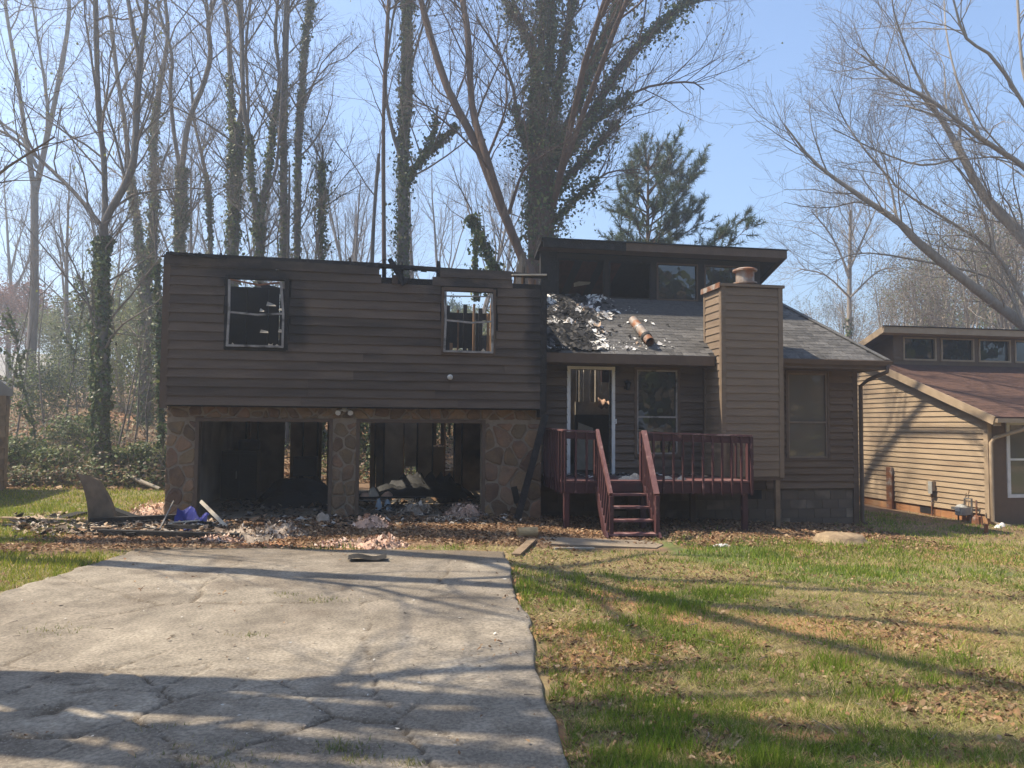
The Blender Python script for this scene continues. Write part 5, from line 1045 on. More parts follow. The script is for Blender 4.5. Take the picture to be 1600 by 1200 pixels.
def hero(name, label, Y, stems, seed, ivy=None, bark='bark', cfg=CFG, drift=.25, dens=1., ext=7., base=None, buds=0, twm='twig', t0=.12, cat='tree', group=None, bare=(), extra=()):
    """stems: (picture polyline bottom to top, width px at start, at end). The depth drifts along each stem."""
    g = np.random.default_rng(seed); tb, tr, tw = Tubes(), Tubes(), Tubes(); paths = []; root = None
    for si, (pl, w0, w1) in enumerate(stems):
        dy = 0 if si == 0 else g.normal(0, drift*2); pts = []
        for i, (x, y) in enumerate(pl):
            yy = Y+(dy*min(1, i/3.) if si else 0)+g.normal(0, drift)*(i > 0)*.4; pts.append(at(x, y, yy))
        if si == 0:
            b = pts[0].copy(); zg = float(gz(b[0], b[1]))
            if b[2] > zg+.05:
                d = nrm(pts[0]-pts[1])*.4+np.array([0, 0, -1]); low = pts[0]+d*(b[2]-zg+.15)/-d[2]; pts.insert(0, low)
            root = pts[0].copy(); root[2] = float(gz(root[0], root[1]))
        tk = .8 if name not in ('spreading_oak', 'giant_ivy_tree') else ((.76 if si < 2 else .5) if name == 'spreading_oak' else (.84 if si == 0 else .66))
        r = [(w0+(w1-w0)*i/(len(pts)-1))/2*Y/FPX*tk for i in range(len(pts))]
        if pl[-1][1] <= 8 and ext:              # goes on above the frame
            d = nrm(pts[-1]-pts[-2])+np.array([0, 0, .2]); e, er = grow(pts[-1], d, ext*g.uniform(.7, 1.1), r[-1], .02, 6, .06, .05, g); pts += e[1:]; r += er[1:]
        # smooth
        P = np.array(pts); tt = np.linspace(0, len(P)-1, max(6, int(len(P)*2.5))); fi = np.minimum(tt.astype(int), len(P)-2); f = (tt-fi)[:, None]
        pm = np.vstack([2*P[0]-P[1], P, 2*P[-1]-P[-2]]); a0, a1, a2, a3 = pm[fi], pm[fi+1], pm[fi+2], pm[fi+3]
        Q = .5*((2*a1)+(-a0+a2)*f+(2*a0-5*a1+4*a2-a3)*f**2+(-a0+3*a1-3*a2+a3)*f**3); Rr = np.interp(tt, range(len(r)), r)
        Rr = Rr*(1+.06*g.normal(0, 1, len(Rr)))
        if si == 0: Rr[0] *= 1.25
        Q = [q for q in Q]; Rr = list(np.maximum(Rr, .008)); tr.add(Q, Rr, 9); paths.append((Q, Rr))
        c = [(a*dens, l, an, u, k) if i < 1 else (a, l, an, u, k) for i, (a, l, an, u, k) in enumerate(cfg)]
        if si not in bare: ramify(tb, tw, Q, Rr, 0, c, g, .33 if si == 0 and len(stems) > 1 else t0)
    for ep, ra0, ra1 in extra:
        ep = [np.array(q_, float) for q_ in ep]; er_ = [ra0+(ra1-ra0)*i/(len(ep)-1) for i in range(len(ep))]; tr.add(ep, er_, 8); ramify(tb, tw, ep, er_, 0, cfg, g, .3)
    if sum(len(L) for L in tb.b.values()) < 14:
        for k, L in tb.b.items(): tw.b.setdefault(k, []).extend(L)
        tb.b = {}
    T = Thing(name, label, cat, tuple(root), house=False, group=group)
    def put(nm, me, kind=None):
        o = bpy.data.objects.new(nm, me); o.parent = T.o; o.location = -np.array(root); link(o, kind=kind); return o
    put('trunk', tr.mesh('trunk', M[bark]))
    if tb.b: put('branches', tb.mesh('branches', M[bark if bark != 'bark' else 'twig']), 'stuff')
    if tw.b: put('twigs', tw.mesh('twigs', M[twm]), 'stuff')
    if ivy:
        sub, n, sp, size = ivy; sel = []
        for si, ta, tb_ in sub:
            Q, Rr = paths[si]; k = len(Q); i0, i1 = int(ta*(k-1)), max(int(tb_*(k-1)), int(ta*(k-1))+1); sel.append((Q[i0:i1+1], Rr[i0:i1+1]))
        put('ivy', npmesh('ivy', *leaves_on_args(sel, n, g, sp*.75, size)), 'stuff')
    if buds:
        tips = [q[0][-1] for L in tw.b.values() for q in L]; ii = g.integers(len(tips), size=buds); P = np.array([tips[i] for i in ii])+g.normal(0, .1, (buds, 3))
        V, F_, C_ = leafquads(P, g.normal(0, 1, (buds, 3)), g, (.05, .11), BUD); put('buds', npmesh('buds', V, F_, M['leaf'], C_), 'stuff')
    return T, paths
def leaves_on_args(sel, n, g, sp, size):
    V, F_, C_ = leaves_on(sel, n, g, sp, size, IVY); return V, F_, M['ivy'], C_
IV = (.09, .17)
hero('bare_tree', 'leaning forked bare tree farthest left, rising from the leafy bank', 38, [([(45, 622), (53, 480), (54, 420), (54, 290)], 20, 14), ([(54, 300), (42, 224), (26, 115), (15, 50), (8, 0)], 10, 6), ([(55, 300), (66, 252), (84, 168), (105, 52), (108, 0)], 12, 7), ([(58, 262), (35, 217), (0, 190), (-40, 150)], 7, 4), ([(62, 262), (75, 180), (62, 80), (50, 0)], 7, 4)], 1)
hero('bare_tree', 'big bare tree with a wide elbow fork left of the garage, ivy low down', 22, [([(160, 755), (160, 600), (161, 420), (162, 350)], 24, 17), ([(163, 352), (164, 315), (162, 245), (154, 175), (150, 35), (149, 0)], 13, 10), ([(163, 352), (171, 332), (196, 288), (210, 245), (214, 160), (219, 95)], 15, 13), ([(219, 97), (206, 35), (200, 0)], 10, 8), ([(219, 97), (226, 35), (229, 0)], 10, 8), ([(156, 350), (120, 305), (70, 256), (20, 215), (-30, 190)], 9, 4), ([(196, 285), (180, 215), (165, 160), (158, 80)], 6, 2)], 2, ivy=([(0, 0, .95)], 3200, .07, IV), buds=700)
hero('bare_tree', 'slim ivy covered trunk close behind the elbow forked tree', 24, [([(147, 740), (146, 600), (148, 470), (152, 380)], 9, 6)], 3, ivy=([(0, 0, 1)], 2200, .08, IV), dens=.4)
hero('bare_tree', 'twin stemmed tree with thick ivy just left of the garage corner', 32, [([(226, 652), (228, 540), (227, 420)], 26, 20), ([(224, 440), (218, 380), (210, 315), (203, 280), (196, 200), (182, 110), (170, 0)], 14, 6), ([(232, 430), (238, 380), (241, 315), (241, 210), (249, 140), (262, 60), (258, 0)], 14, 7), ([(243, 290), (258, 245), (268, 225)], 6, 3)], 4, ivy=([(0, 0, 1), (1, 0, .3), (2, 0, .35)], 6500, .16, IV), buds=500)
hero('bare_tree', 'thin ivy clad sapling hugging the garage corner', 23, [([(253, 770), (250, 600), (247, 450), (240, 330)], 7, 4)], 5, ivy=([(0, 0, .8)], 2300, .12, IV), dens=.6)
hero('bare_tree', 'ivy sleeved tree behind the left end of the garage wall forking high', 30, [([(279, 640), (280, 402), (283, 330), (284, 262)], 20, 17), ([(284, 265), (294, 192), (315, 140), (329, 87), (325, 35), (336, 0)], 12, 7), ([(282, 265), (273, 217), (266, 140), (269, 87), (252, 30), (246, 0)], 9, 5)], 6, ivy=([(0, 0, 1)], 4200, .11, IV))
hero('bare_tree', 'slender bare tree with a little ivy behind the left garage window', 31, [([(330, 640), (329, 402), (325, 297), (315, 241), (304, 190), (298, 120)], 11, 5)], 7, ivy=([(0, 0, .6)], 1500, .09, IV))
hero('bare_tree', 'straight ivy sleeved trunk with two upright tops behind the left garage window', 28, [([(364, 640), (364, 402), (367, 280), (369, 196)], 22, 19), ([(366, 200), (362, 182), (357, 52), (350, 0)], 11, 8), ([(370, 200), (378, 172), (378, 63), (376, 0)], 11, 9), ([(376, 260), (388, 180), (384, 80), (392, 0)], 7, 4)], 8, ivy=([(0, 0, 1), (1, 0, .2)], 5200, .11, IV), buds=400)
hero('bare_tree', 'wide forked bare tree right of the left garage window', 27, [([(404, 640), (406, 405), (404, 345)], 18, 17), ([(403, 350), (392, 273), (392, 227), (381, 168), (378, 60), (370, 0)], 12, 6), ([(405, 350), (420, 262), (427, 192), (437, 122), (430, 60), (434, 0)], 12, 6), ([(412, 310), (430, 270), (436, 215), (441, 140), (443, 60), (446, 0)], 7, 4)], 9, ivy=([(0, 0, 1), (1, 0, .25), (2, 0, .3)], 2600, .08, IV))
hero('bare_tree', 'tall straight bare trunk in the middle of the row behind the garage', 29, [([(444, 640), (444, 410), (443, 210), (448, 35), (449, 0)], 17, 10)], 10, ivy=([(0, 0, .35)], 1800, .09, IV), dens=.9)
hero('broken_snag', 'short broken dead trunk against the tall straight bare trunk', 28, [([(449, 640), (450, 400), (452, 300), (452, 252)], 8, 3)], 11, dens=.1, cat='dead tree', ext=0)
hero('bare_tree', 'ivy sleeved straight trunk right of the tall bare trunk', 30, [([(463, 640), (464, 410), (467, 210), (472, 157), (476, 70), (486, 0)], 15, 9)], 12, ivy=([(0, 0, .72)], 4600, .1, IV), buds=300)
hero('ivy_tree', 'short ivy bushed tree in the gap between the two halves of the tree row', 27, [([(502, 640), (502, 410), (503, 300), (504, 227)], 9, 4)], 13, ivy=([(0, 0, .95)], 3000, .22, IV), dens=1.3)
hero('broken_snag', 'thin leaning snag beside the slim reddish trunk', 26, [([(579, 640), (581, 413), (587, 300), (592, 240)], 9, 6)], 14, ivy=([(0, 0, .5)], 500, .06, IV), dens=.1, cat='dead tree', ext=0)
hero('bare_tree', 'slim reddish trunk rising straight above the burnt garage wall', 25, [([(600, 640), (600, 413), (599, 192), (604, 60), (607, 0)], 10, 7)], 15, bark='barkred', dens=.6)
hero('ivy_tree', 'thick ivy covered tree with an ivy arm to the right above the right garage window', 27, [([(628, 640), (630, 410), (630, 227), (635, 157), (637, 60), (637, 0)], 27, 13), ([(634, 290), (648, 262), (686, 224), (714, 196)], 10, 5), ([(650, 262), (676, 215), (684, 165)], 7, 4), ([(630, 262), (612, 200), (602, 130), (612, 40), (620, 0)], 8, 4), ([(636, 130), (652, 70), (672, 0)], 6, 4)], 16, ivy=([(0, 0, .8), (1, 0, 1), (2, 0, .9)], 9500, .15, IV))
hero('bare_tree', 'reddish leaning two stemmed tree bending left over the garage roof', 24, [([(840, 470), (815, 402), (784, 325), (745, 227), (700, 140), (668, 40), (658, 0)], 24, 12), ([(806, 382), (787, 332), (759, 241), (738, 168), (731, 52), (723, 0)], 17, 12), ([(760, 250), (790, 170), (790, 110)], 6, 3), ([(795, 335), (812, 280), (826, 255), (838, 245)], 7, 4)], 17, bark='barkred', dens=.9)
hero('ivy_snag', 'crooked ivy wrapped stump stem left of the leaning reddish tree', 23, [([(775, 470), (772, 420), (752, 372), (733, 338)], 13, 8), ([(745, 470), (742, 420), (745, 360)], 8, 4)], 18, ivy=([(0, 0, 1), (1, 0, 1)], 2600, .12, IV), dens=.3, cat='dead tree', ext=0)
hero('giant_ivy_tree', 'giant ivy smothered tree with fanning limbs behind the clerestory roof', 27, [
    ([(848, 640), (846, 400), (845, 300), (846, 210)], 62, 44), ([(838, 230), (833, 175), (833, 87), (808, 30), (787, 0)], 22, 13), ([(842, 220), (840, 130), (846, 60), (848, 0)], 20, 11), ([(856, 235), (868, 160), (880, 80), (896, 0)], 20, 11),
    ([(862, 250), (882, 210), (917, 122), (945, 55), (969, 0)], 24, 14), ([(866, 262), (910, 205), (973, 98), (1030, 40), (1078, 0)], 22, 10), ([(842, 220), (852, 150), (862, 70), (864, 0)], 16, 10), ([(864, 300), (900, 262), (934, 225), (965, 190)], 14, 5), ([(834, 245), (810, 190), (800, 130), (772, 70), (745, 30)], 11, 4), ([(868, 250), (930, 190), (1000, 140), (1075, 128), (1100, 140)], 9, 3), ([(866, 345), (905, 305), (950, 270), (1000, 265)], 8, 3)], 19,
    ivy=([(0, 0, 1), (1, 0, .45), (2, 0, .5), (3, 0, .5), (4, 0, .6), (5, 0, .55), (6, 0, .4), (7, 0, 1), (8, 0, .4), (9, .1, .5), (10, 0, .6)], 23000, .42, (.08, .18)), bark='barkred', dens=1.5, buds=2500, twm='twigpale', ext=5, extra=[([(1.4, 26.6, 9.5), (2.2, 23.5, 13.2), (3.0, 20.6, 15.2), (3.6, 19, 18)], .12, .05), ([(1.6, 26.6, 10.5), (3.2, 24, 14.5), (4.2, 21.6, 16.5), (5.4, 20.2, 19.5)], .10, .045), ([(2.6, 22.2, 14.0), (3.0, 19.0, 14.3), (3.4, 17.6, 15.5)], .07, .03)])  # extra: unseen limbs added so their shadows mottle the neighbour's side wall
hero('bare_tree', 'pale small bare tree right of the chimney top behind the house roof', 44, [([(1326, 640), (1327, 470), (1328, 400), (1329, 330)], 11, 6), ([(1327, 430), (1300, 370), (1268, 330)], 5, 2), ([(1328, 420), (1352, 365), (1372, 320)], 5, 2), ([(1328, 465), (1290, 430), (1250, 420)], 4, 2), ([(1328, 465), (1370, 425), (1400, 418)], 4, 2)], 20, bark='barkpale', twm='twigpale', ivy=([(0, 0, .5)], 900, .14, (.14, .22)), dens=1.3, ext=0)
OAK = [(2.3, 3.2, (.45, .95), .05, 6), (3.4, 1.5, (.4, .95), .03, 5), (5.4, .8, (.4, .95), .02, 4)]
hero('spreading_oak', 'great bare oak at the right edge leaning its long limbs left over the neighbour roof', 25, [
    ([(1690, 640), (1680, 560), (1650, 545), (1600, 508), (1523, 450), (1438, 382), (1402, 346), (1330, 297), (1271, 252), (1226, 195)], 36, 3),
    ([(1682, 560), (1660, 470), (1600, 373), (1537, 306), (1501, 238), (1465, 178), (1440, 150)], 34, 6), ([(1660, 470), (1660, 330), (1600, 261), (1532, 216), (1456, 157), (1402, 130), (1345, 85)], 24, 5),
    ([(1640, 538), (1600, 472), (1555, 396), (1478, 342), (1397, 288), (1380, 240)], 16, 4), ([(1402, 346), (1388, 280), (1352, 235), (1318, 185), (1300, 140)], 8, 3), ([(1505, 245), (1440, 258), (1370, 235), (1300, 200)], 8, 3), ([(1467, 182), (1430, 170), (1415, 165)], 8, 5), ([(1456, 157), (1425, 100), (1400, 30), (1394, 0)], 8, 4), ([(1532, 216), (1500, 140), (1480, 60), (1475, 0)], 9, 4),
    ([(1660, 330), (1640, 240), (1560, 100), (1510, 60), (1490, 0)], 14, 6), ([(1555, 396), (1520, 300), (1470, 230), (1450, 200)], 6, 2), ([(1600, 508), (1560, 440), (1450, 410), (1350, 395), (1300, 410)], 9, 3), ([(1640, 250), (1600, 120), (1590, 0)], 12, 7)], 21, bark='barkpale', twm='twigpale', cfg=OAK, dens=1.15, ext=4, drift=.5, bare=())
# trees outside the frame on the left: their trunks and limbs throw the shadows that cross the driveway and the lawn
def offtree(label, stems, seed, cfg=CFG, dens=1.):
    g = np.random.default_rng(seed); tr, tb, tw = Tubes(), Tubes(), Tubes(); root = np.array(stems[0][0][0], float)
    for pts, r0, r1 in stems:
        pts = [np.array(p, float) for p in pts]; P = np.array(pts); k = len(P); r = [r0+(r1-r0)*i/(k-1) for i in range(k)]; tr.add(pts, r, 9); ramify(tb, tw, pts, r, 0, [(cfg[0][0]*dens,)+cfg[0][1:]]+cfg[1:], g, .25)
    T = Thing('bare_tree', label, 'tree', tuple(root), house=False)
    for nm, me, kd in (('trunk', tr.mesh('trunk', M['bark']), None), ('branches', tb.mesh('branches', M['twig']), None), ('twigs', tw.mesh('twigs', M['twig']), 'stuff')):
        o = bpy.data.objects.new(nm, me); o.parent = T.o; o.location = -root; link(o, kind=kd)
def sunpt(x, y, h):                       # the point at height h whose shadow falls on (x, y)
    k = h/math.tan(SUN_EL); return (x+SUN_AZ[0]*k, y+SUN_AZ[1]*k, h)
offtree('leaning bare tree just outside the left edge, its trunk shadow crossing the far driveway', [([sunpt(-8.6, 10.7, .0), sunpt(-6.9, 10.3, 3.4), sunpt(-3.5, 9.5, 6.6), sunpt(.3, 8.75, 9.8), sunpt(3., 8.2, 12.5)], .24, .1), ([sunpt(-3.5, 9.5, 6.6), sunpt(-1.5, 8.6, 9), sunpt(.2, 7.2, 12)], .08, .03), ([sunpt(-1., 9.0, 8.6), sunpt(1.8, 9.9, 10), sunpt(5, 10, 12)], .07, .03)], 71, dens=.3)
offtree('leaning bare tree outside the left edge, its trunk shadow crossing the near driveway', [([sunpt(-6.4, 5.75, 0), sunpt(-3.6, 5.3, 4.2), sunpt(-1.6, 5.0, 7), sunpt(.4, 4.7, 9.8), sunpt(3.4, 4.3, 13)], .30, .13), ([sunpt(-2.6, 5.2, 5.5), sunpt(-.5, 5.75, 8.5), sunpt(2, 6.1, 12)], .12, .04), ([sunpt(-3.6, 5.3, 4.2), sunpt(-1.9, 4.35, 7), sunpt(.5, 3.9, 10)], .1, .03), ([sunpt(-.4, 4.85, 8.7), sunpt(1.4, 5.4, 11), sunpt(4, 5.6, 14)], .08, .03), ([sunpt(-5.6, 5.0, 1.5), sunpt(-3.2, 4.75, 5), sunpt(-.8, 4.4, 8), sunpt(2.4, 4.0, 12)], .2, .09), ([sunpt(-4.6, 5.6, 2.6), sunpt(-2, 5.45, 6), sunpt(.6, 5.0, 9.5), sunpt(3, 4.6, 13)], .17, .08), ([sunpt(-3.6, 4.6, 4.2), sunpt(-1.4, 4.05, 7.5), sunpt(1.5, 3.7, 11)], .14, .05)], 72, dens=.5)
offtree('tall bare tree beyond the left edge whose long limbs shade the lawn', [([(-11.6, 12.6, 0), (-11., 12.3, 5), (-9.9, 12.1, 9), sunpt(.4, 10.2, 10.2), sunpt(2.0, 7.9, 12), sunpt(3.8, 5.3, 15)], .3, .1), ([sunpt(.4, 10.25, 10.2), sunpt(3.5, 9.5, 12), sunpt(7.5, 9.2, 15)], .13, .05), ([sunpt(-.6, 10.5, 9.6), sunpt(.9, 8.6, 12), sunpt(1.2, 6.6, 15)], .1, .04), ([sunpt(1.6, 8.6, 11.4), sunpt(4.5, 7.3, 14), sunpt(8, 6.6, 17)], .1, .04), ([sunpt(.2, 10.1, 10.2), sunpt(2, 12, 12.5), sunpt(5, 12.4, 15)], .1, .04)], 73, dens=.45)
# a tall ivy topped tree outside the left edge shades the ground before the garage
def ivytop():
    g = np.random.default_rng(75); root = np.array([-11.9, 14.1, 0.]); tr, tw = Tubes(), Tubes(); P = [root+np.array([.04*math.sin(k), .05*math.cos(k), 2.4*k]) for k in range(9)]; Rr = [.24-.022*k for k in range(9)]; tr.add(P, Rr, 9); L = []
    for k in range(26):
        p, d, i, f = along(P, g.uniform(.55, 1)); q, ra = grow(p, side(d, g.uniform(.5, 1.1), g, .1), g.uniform(.8, 1.6), .04, .01, 5, .12, .05, g); tw.add(q, ra, 4); L.append((q, ra))
    V, F_, C_ = leaves_on([(P[4:], Rr[4:])]+L, 9000, g, .3, (.12, .24), IVY); T = Thing('ivy_tree', 'tall ivy topped trunk just outside the left edge, shading the ground before the garage', 'tree', tuple(root), house=False)
    for nm, me, kd in (('trunk', tr.mesh('trunk', M['bark']), None), ('branches', tw.mesh('branches', M['twig']), None), ('ivy', npmesh('ivy', V, F_, M['ivy'], C_), 'stuff')):
        o = bpy.data.objects.new(nm, me); o.parent = T.o; o.location = -root; link(o, kind=kd)
ivytop()
#%%SPLIT
# ------------------------------------------------------------------ haze
hm = bpy.data.materials.new('haze'); hm.use_nodes = True; hn = hm.node_tree; hn.nodes.remove(hn.nodes['Principled BSDF'])
pv = hn.nodes.new('ShaderNodeVolumePrincipled'); pv.inputs['Color'].default_value = (.9, .95, 1, 1); pv.inputs['Density'].default_value = HAZE; pv.inputs['Anisotropy'].default_value = .6
hn.links.new(pv.outputs[0], hn.nodes['Material Output'].inputs['Volume'])
o = bpy.data.objects.new('haze', MB().box(-920, 920, -920, 1020, -6.5, 36).mesh('haze', hm)); link(o, 'thin bluish haze added to veil the trees', 'haze', kind='stuff')  # air volume added to pale the trees and lift contrast
# ------------------------------------------------------------------ background woods
def proto(seed, h, r0, crown0, cfg, bark, twm, leaf=None, spread=.25):
    g = np.random.default_rng(seed); tr, tb, tw = Tubes(), Tubes(), Tubes()
    P, Rr = grow(np.array([0, 0, -.3]), np.array([g.normal(0, .05), g.normal(0, .05), 1]), h*.9, r0, .03, 9, .05, .05, g); tr.add(P, Rr, 7)
    for k in range(3):
        t = g.uniform(crown0, .6); p, d, i, f = along(P, t); q, ra = grow(p, side(d, g.uniform(.25, .5), g, .2), h*(1-t)*.75, Rr[i]*.6, .02, 7, .08, .08, g); tr.add(q, ra, 6); ramify(tb, tw, q, ra, 0, cfg, g, .2)
    ramify(tb, tw, P, Rr, 0, cfg, g, crown0)
    ms = [('trunk', tr.mesh('trunk', M[bark])), ('crown', None)]
    for k, n in tb.b.items(): tw.b.setdefault(k, []).extend(n)
    ms[1] = ('crown', tw.mesh('crown', M[twm]))
    if leaf:
        n, cols, size, sp = leaf; tips = np.array([q[0][-1] for L in tw.b.values() for q in L]+[q[0][len(q[0])//2] for L in tw.b.values() for q in L]); ii = g.integers(len(tips), size=n)
        Pn = tips[ii]+g.normal(0, sp, (n, 3)); V, F_, C_ = leafquads(Pn, g.normal(0, 1, (n, 3)), g, size, cols); ms.append(('foliage', npmesh('foliage', V, F_, M['leaf'], C_)))
    return ms
BC = [(1.1, 4.2, (.5, 1.0), .07, 6), (1.8, 2.1, (.45, .95), .04, 4), (2.9, 1.1, (.4, .95), .02, 3)]
PG = [(.16, .19, .06), (.22, .22, .08), (.12, .15, .05)]; DG = [(.03, .055, .02), (.045, .075, .025), (.06, .09, .03)]; RD = [(.2, .08, .055), (.25, .11, .07), (.16, .075, .05)]; BR = [(.2, .15, .1), (.26, .2, .14), (.16, .12, .08)]
random.seed(91)
pr = {'bare': [proto(300+k, 17, .2, .3, BC, 'bark', 'twig') for k in range(3)], 'pale': [proto(310+k, 15, .18, .22, BC, 'barkpale', 'twigpale', (1500, BR+PG[:1], (.08, .18), .26)) for k in range(2)],
      'green': [proto(320+k, 11, .14, .08, BC, 'bark', 'twig', (7000, PG, (.14, .3), .25)) for k in range(2)], 'red': [proto(330, 11, .14, .15, BC, 'bark', 'twig', (4500, RD, (.12, .24), .25))], 'ever': [proto(340, 12, .16, .1, BC, 'bark', 'twig', (11000, DG, (.16, .34), .25))]}
LAB = {'bare': 'distant bare grey tree in the woods behind the houses', 'pale': 'distant pale brownish tree budding in the woods behind the houses', 'green': 'distant tree in fresh yellow green leaf behind the bare trunks', 'red': 'distant reddish budding tree behind the trunks at the left edge', 'ever': 'dark green evergreen tree in the distance behind the bare trunks'}
def plant(kind, px, Y, s, k=None, lab=None):
    X = (px-800)/FPX*Y; z = float(gz(X, Y)); ms = pr[kind][random.randrange(len(pr[kind])) if k is None else k]
    e = bpy.data.objects.new('distant_tree', None); e.location = (X, Y, z-.2); e.rotation_euler = (0, 0, rag(0, 6.28)); e.scale = (s, s, s*rag(.9, 1.1)); link(e, lab or LAB[kind], 'tree', 'woods behind the houses: '+kind)
    for nm, me in ms:
        o = bpy.data.objects.new(nm, me); o.parent = e; link(o, kind='stuff' if nm == 'foliage' else None)
for px, Y, s in ((-60, 52, 1), (15, 60, 1.1), (100, 46, .95), (130, 66, 1), (190, 52, 1.05), (250, 60, 1.1), (310, 46, 1), (345, 58, 1.15), (395, 50, 1.05), (430, 64, 1.1), (480, 48, 1), (530, 44, .9), (540, 60, 1.1), (570, 52, 1.05), (660, 47, 1), (690, 60, 1.1), (730, 52, 1.1), (770, 58, 1.1), (215, 75, 1.1), (420, 80, 1.1), (620, 74, 1.1)): plant('bare', px, Y, s)
for px, Y, s in ((1255, 62, .55), (1290, 70, .7), (1345, 58, .68), (1385, 66, .85), (1420, 56, .8), (1450, 70, 1), (1480, 54, .85), (1515, 62, 1.05), (1550, 52, .95), (1585, 60, 1.1), (1620, 50, 1.), (1660, 58, 1.1), (1240, 78, .62), (1405, 80, 1.0), (1560, 76, 1.2), (1000, 70, .6), (1400, 48, .62), (1440, 45, .7), (1490, 46, .8), (1530, 43, .78), (1570, 46, .9), (1610, 44, .95), (1470, 62, 1.05), (1540, 66, 1.2), (1375, 52, .6), (1330, 64, .6)): plant('pale', px, Y, s)
for px, Y, s in ((160, 50, .62), (215, 46, .6), (95, 56, .55), (185, 60, .7), (560, 58, .62), (520, 64, .62), (610, 66, .66), (655, 60, .6), (720, 66, .66), (790, 56, .7), (380, 60, .55), (450, 62, .6), (1430, 60, .62), (1580, 56, .75), (1500, 66, .8), (1340, 70, .55)): plant('green', px, Y, s)
for px, Y, s in ((12, 62, .85), (40, 70, .85), (-20, 58, .8), (1265, 66, .4), (1300, 60, .4)): plant('red', px, Y, s, lab=None if px < 800 else 'low reddish brown thicket tree behind the right roof of the burnt house')
for px, Y, s in ((710, 70, .62), (740, 74, .6), (330, 80, .66), (590, 84, .66)): plant('ever', px, Y, s)
# the pine behind the clerestory roof
def pine():
    g = np.random.default_rng(402); Y = 33; base = at(1008, 420, Y); base[2] = float(gz(base[0], Y)); top = at(1008, 246, Y); h = top[2]-base[2]
    tr, tb = Tubes(), Tubes(); P, Rr = grow(np.zeros(3), np.array([0, 0, 1.]), h, .2, .03, 10, .025, .05, g); tr.add(P, Rr, 8); ND = []
    for k in range(64):
        t = g.uniform(.42, .99); p, d, i, f = along(P, t); a = g.uniform(0, 6.28); l = (4.6*(1-t)**.55+.5)*g.uniform(.7, 1.15)*(1+.35*math.cos(a))
        dd = np.array([math.cos(a), math.sin(a), .25+.5*t]); q, ra = grow(p, dd, l, .045, .01, 6, .1, .06, g); tb.add(q, ra, 5)
        for m in range(int(5*l)+2):
            pp, d2, i2, f2 = along(q, g.uniform(.35, 1)); e, er = grow(pp, side(d2, g.uniform(.3, .9), g, .2), g.uniform(.3, .8), .014, .006, 4, .15, .08, g); tb.add(e, er, 3); ND.append((e[-1], nrm(e[-1]-e[-2]))); ND.append((e[2], nrm(e[-1]-e[-2])))
    V = []; C_ = []
    for c, d in ND:
        for n in range(24):
            v = nrm(d*.7+g.normal(0, .6, 3)); s = np.cross(v, g.normal(0, 1, 3)); s = nrm(s)*.012; L = g.uniform(.18, .36); o = c-d*g.uniform(0, .2)
            V += [o-s, o+s, o+v*L]; cc = np.array([(.06, .095, .045), (.08, .115, .05), (.1, .12, .06)][g.integers(3)]); C_ += [cc]*3
    T = Thing('pine_tree', 'bushy pine tree just behind the clerestory roof of the burnt house', 'tree', tuple(base), house=False)
    for nm, me, kd in (('trunk', tr.mesh('trunk', M['barkred']), None), ('branches', tb.mesh('branches', M['barkred']), None), ('needles', npmesh('needles', np.array(V), np.arange(len(V)).reshape(-1, 3), M['leaf'], np.array(C_)), 'stuff')):
        o = bpy.data.objects.new(nm, me); o.parent = T.o; link(o, kind=kd)
pine()
# saplings and bushes in the left wood
def sapling(px, Y, h, lean, label, seed, leafy=0):
    g = np.random.default_rng(seed); X = (px-800)/FPX*Y; z = float(gz(X, Y)); tr, tw = Tubes(), Tubes()
    P, Rr = grow(np.zeros(3), np.array([lean, g.normal(0, .05), 1]), h, .035, .008, 8, .07, .05, g); tr.add(P, Rr, 6); ramify(tr, tw, P, Rr, 0, [(2.4, 1.3, (.5, 1.1), .05, 5), (3.6, .6, (.4, .9), .03, 4)], g, .2)
    T = Thing('sapling', label, 'sapling', (X, Y, z), house=False)
    ms = [('trunk', tr.mesh('trunk', M['bark']), None)]+([('twigs', tw.mesh('twigs', M['twig']), 'stuff')] if tw.b else [])
    if leafy:
        V, F_, C_ = leaves_on([(P, Rr)]+[(q[0], q[1]) for q in sum(tr.b.values(), []) if len(q[0]) == 5], leafy, g, .12, (.07, .14), IVY+PG[:1]); ms.append(('foliage', npmesh('foliage', V, F_, M['ivy'], C_), 'stuff'))
    for nm, me, kd in ms: o = bpy.data.objects.new(nm, me); o.parent = T.o; link(o, kind=kd)
for i, (px, Y, h, ln, lf, lab) in enumerate([(12, 30, 7, .12, 0, 'leaning bare sapling nearest the left edge of the wood'), (28, 27, 5, .1, 0, 'thin bare sapling before the leftmost forked tree'), (58, 25, 4.2, 0, 900, 'ivy clad pole standing before the leftmost forked tree'), (72, 29, 6.5, .05, 0, 'slim bare sapling between the two left forked trees, nearer the leftmost'), (102, 26, 6, 0, 700, 'slim sapling with a sleeve of leaves midway between the two left forked trees'), (122, 34, 5.5, -.05, 0, 'bare sapling low on the bank left of the ivy twin trunks'),
     (185, 25, 4.5, .15, 0, 'crooked sapling right of the elbow forked tree'), (200, 30, 5.5, 0, 500, 'leafy sapling before the twin stemmed ivy tree'), (236, 24, 4, -.1, 0, 'bare sapling by the garage corner'), (212, 27, 5, .05, 0, 'thin bare sapling left of the twin stemmed ivy tree'), (565, 27, 4.5, 0, 900, 'leafy sapling glimpsed through the left gap of the right garage opening'), (642, 28, 3.5, 0, 900, 'leafy sapling glimpsed through the hole in the garage back wall')]): sapling(px, Y, h, ln, lab, 500+i, lf)
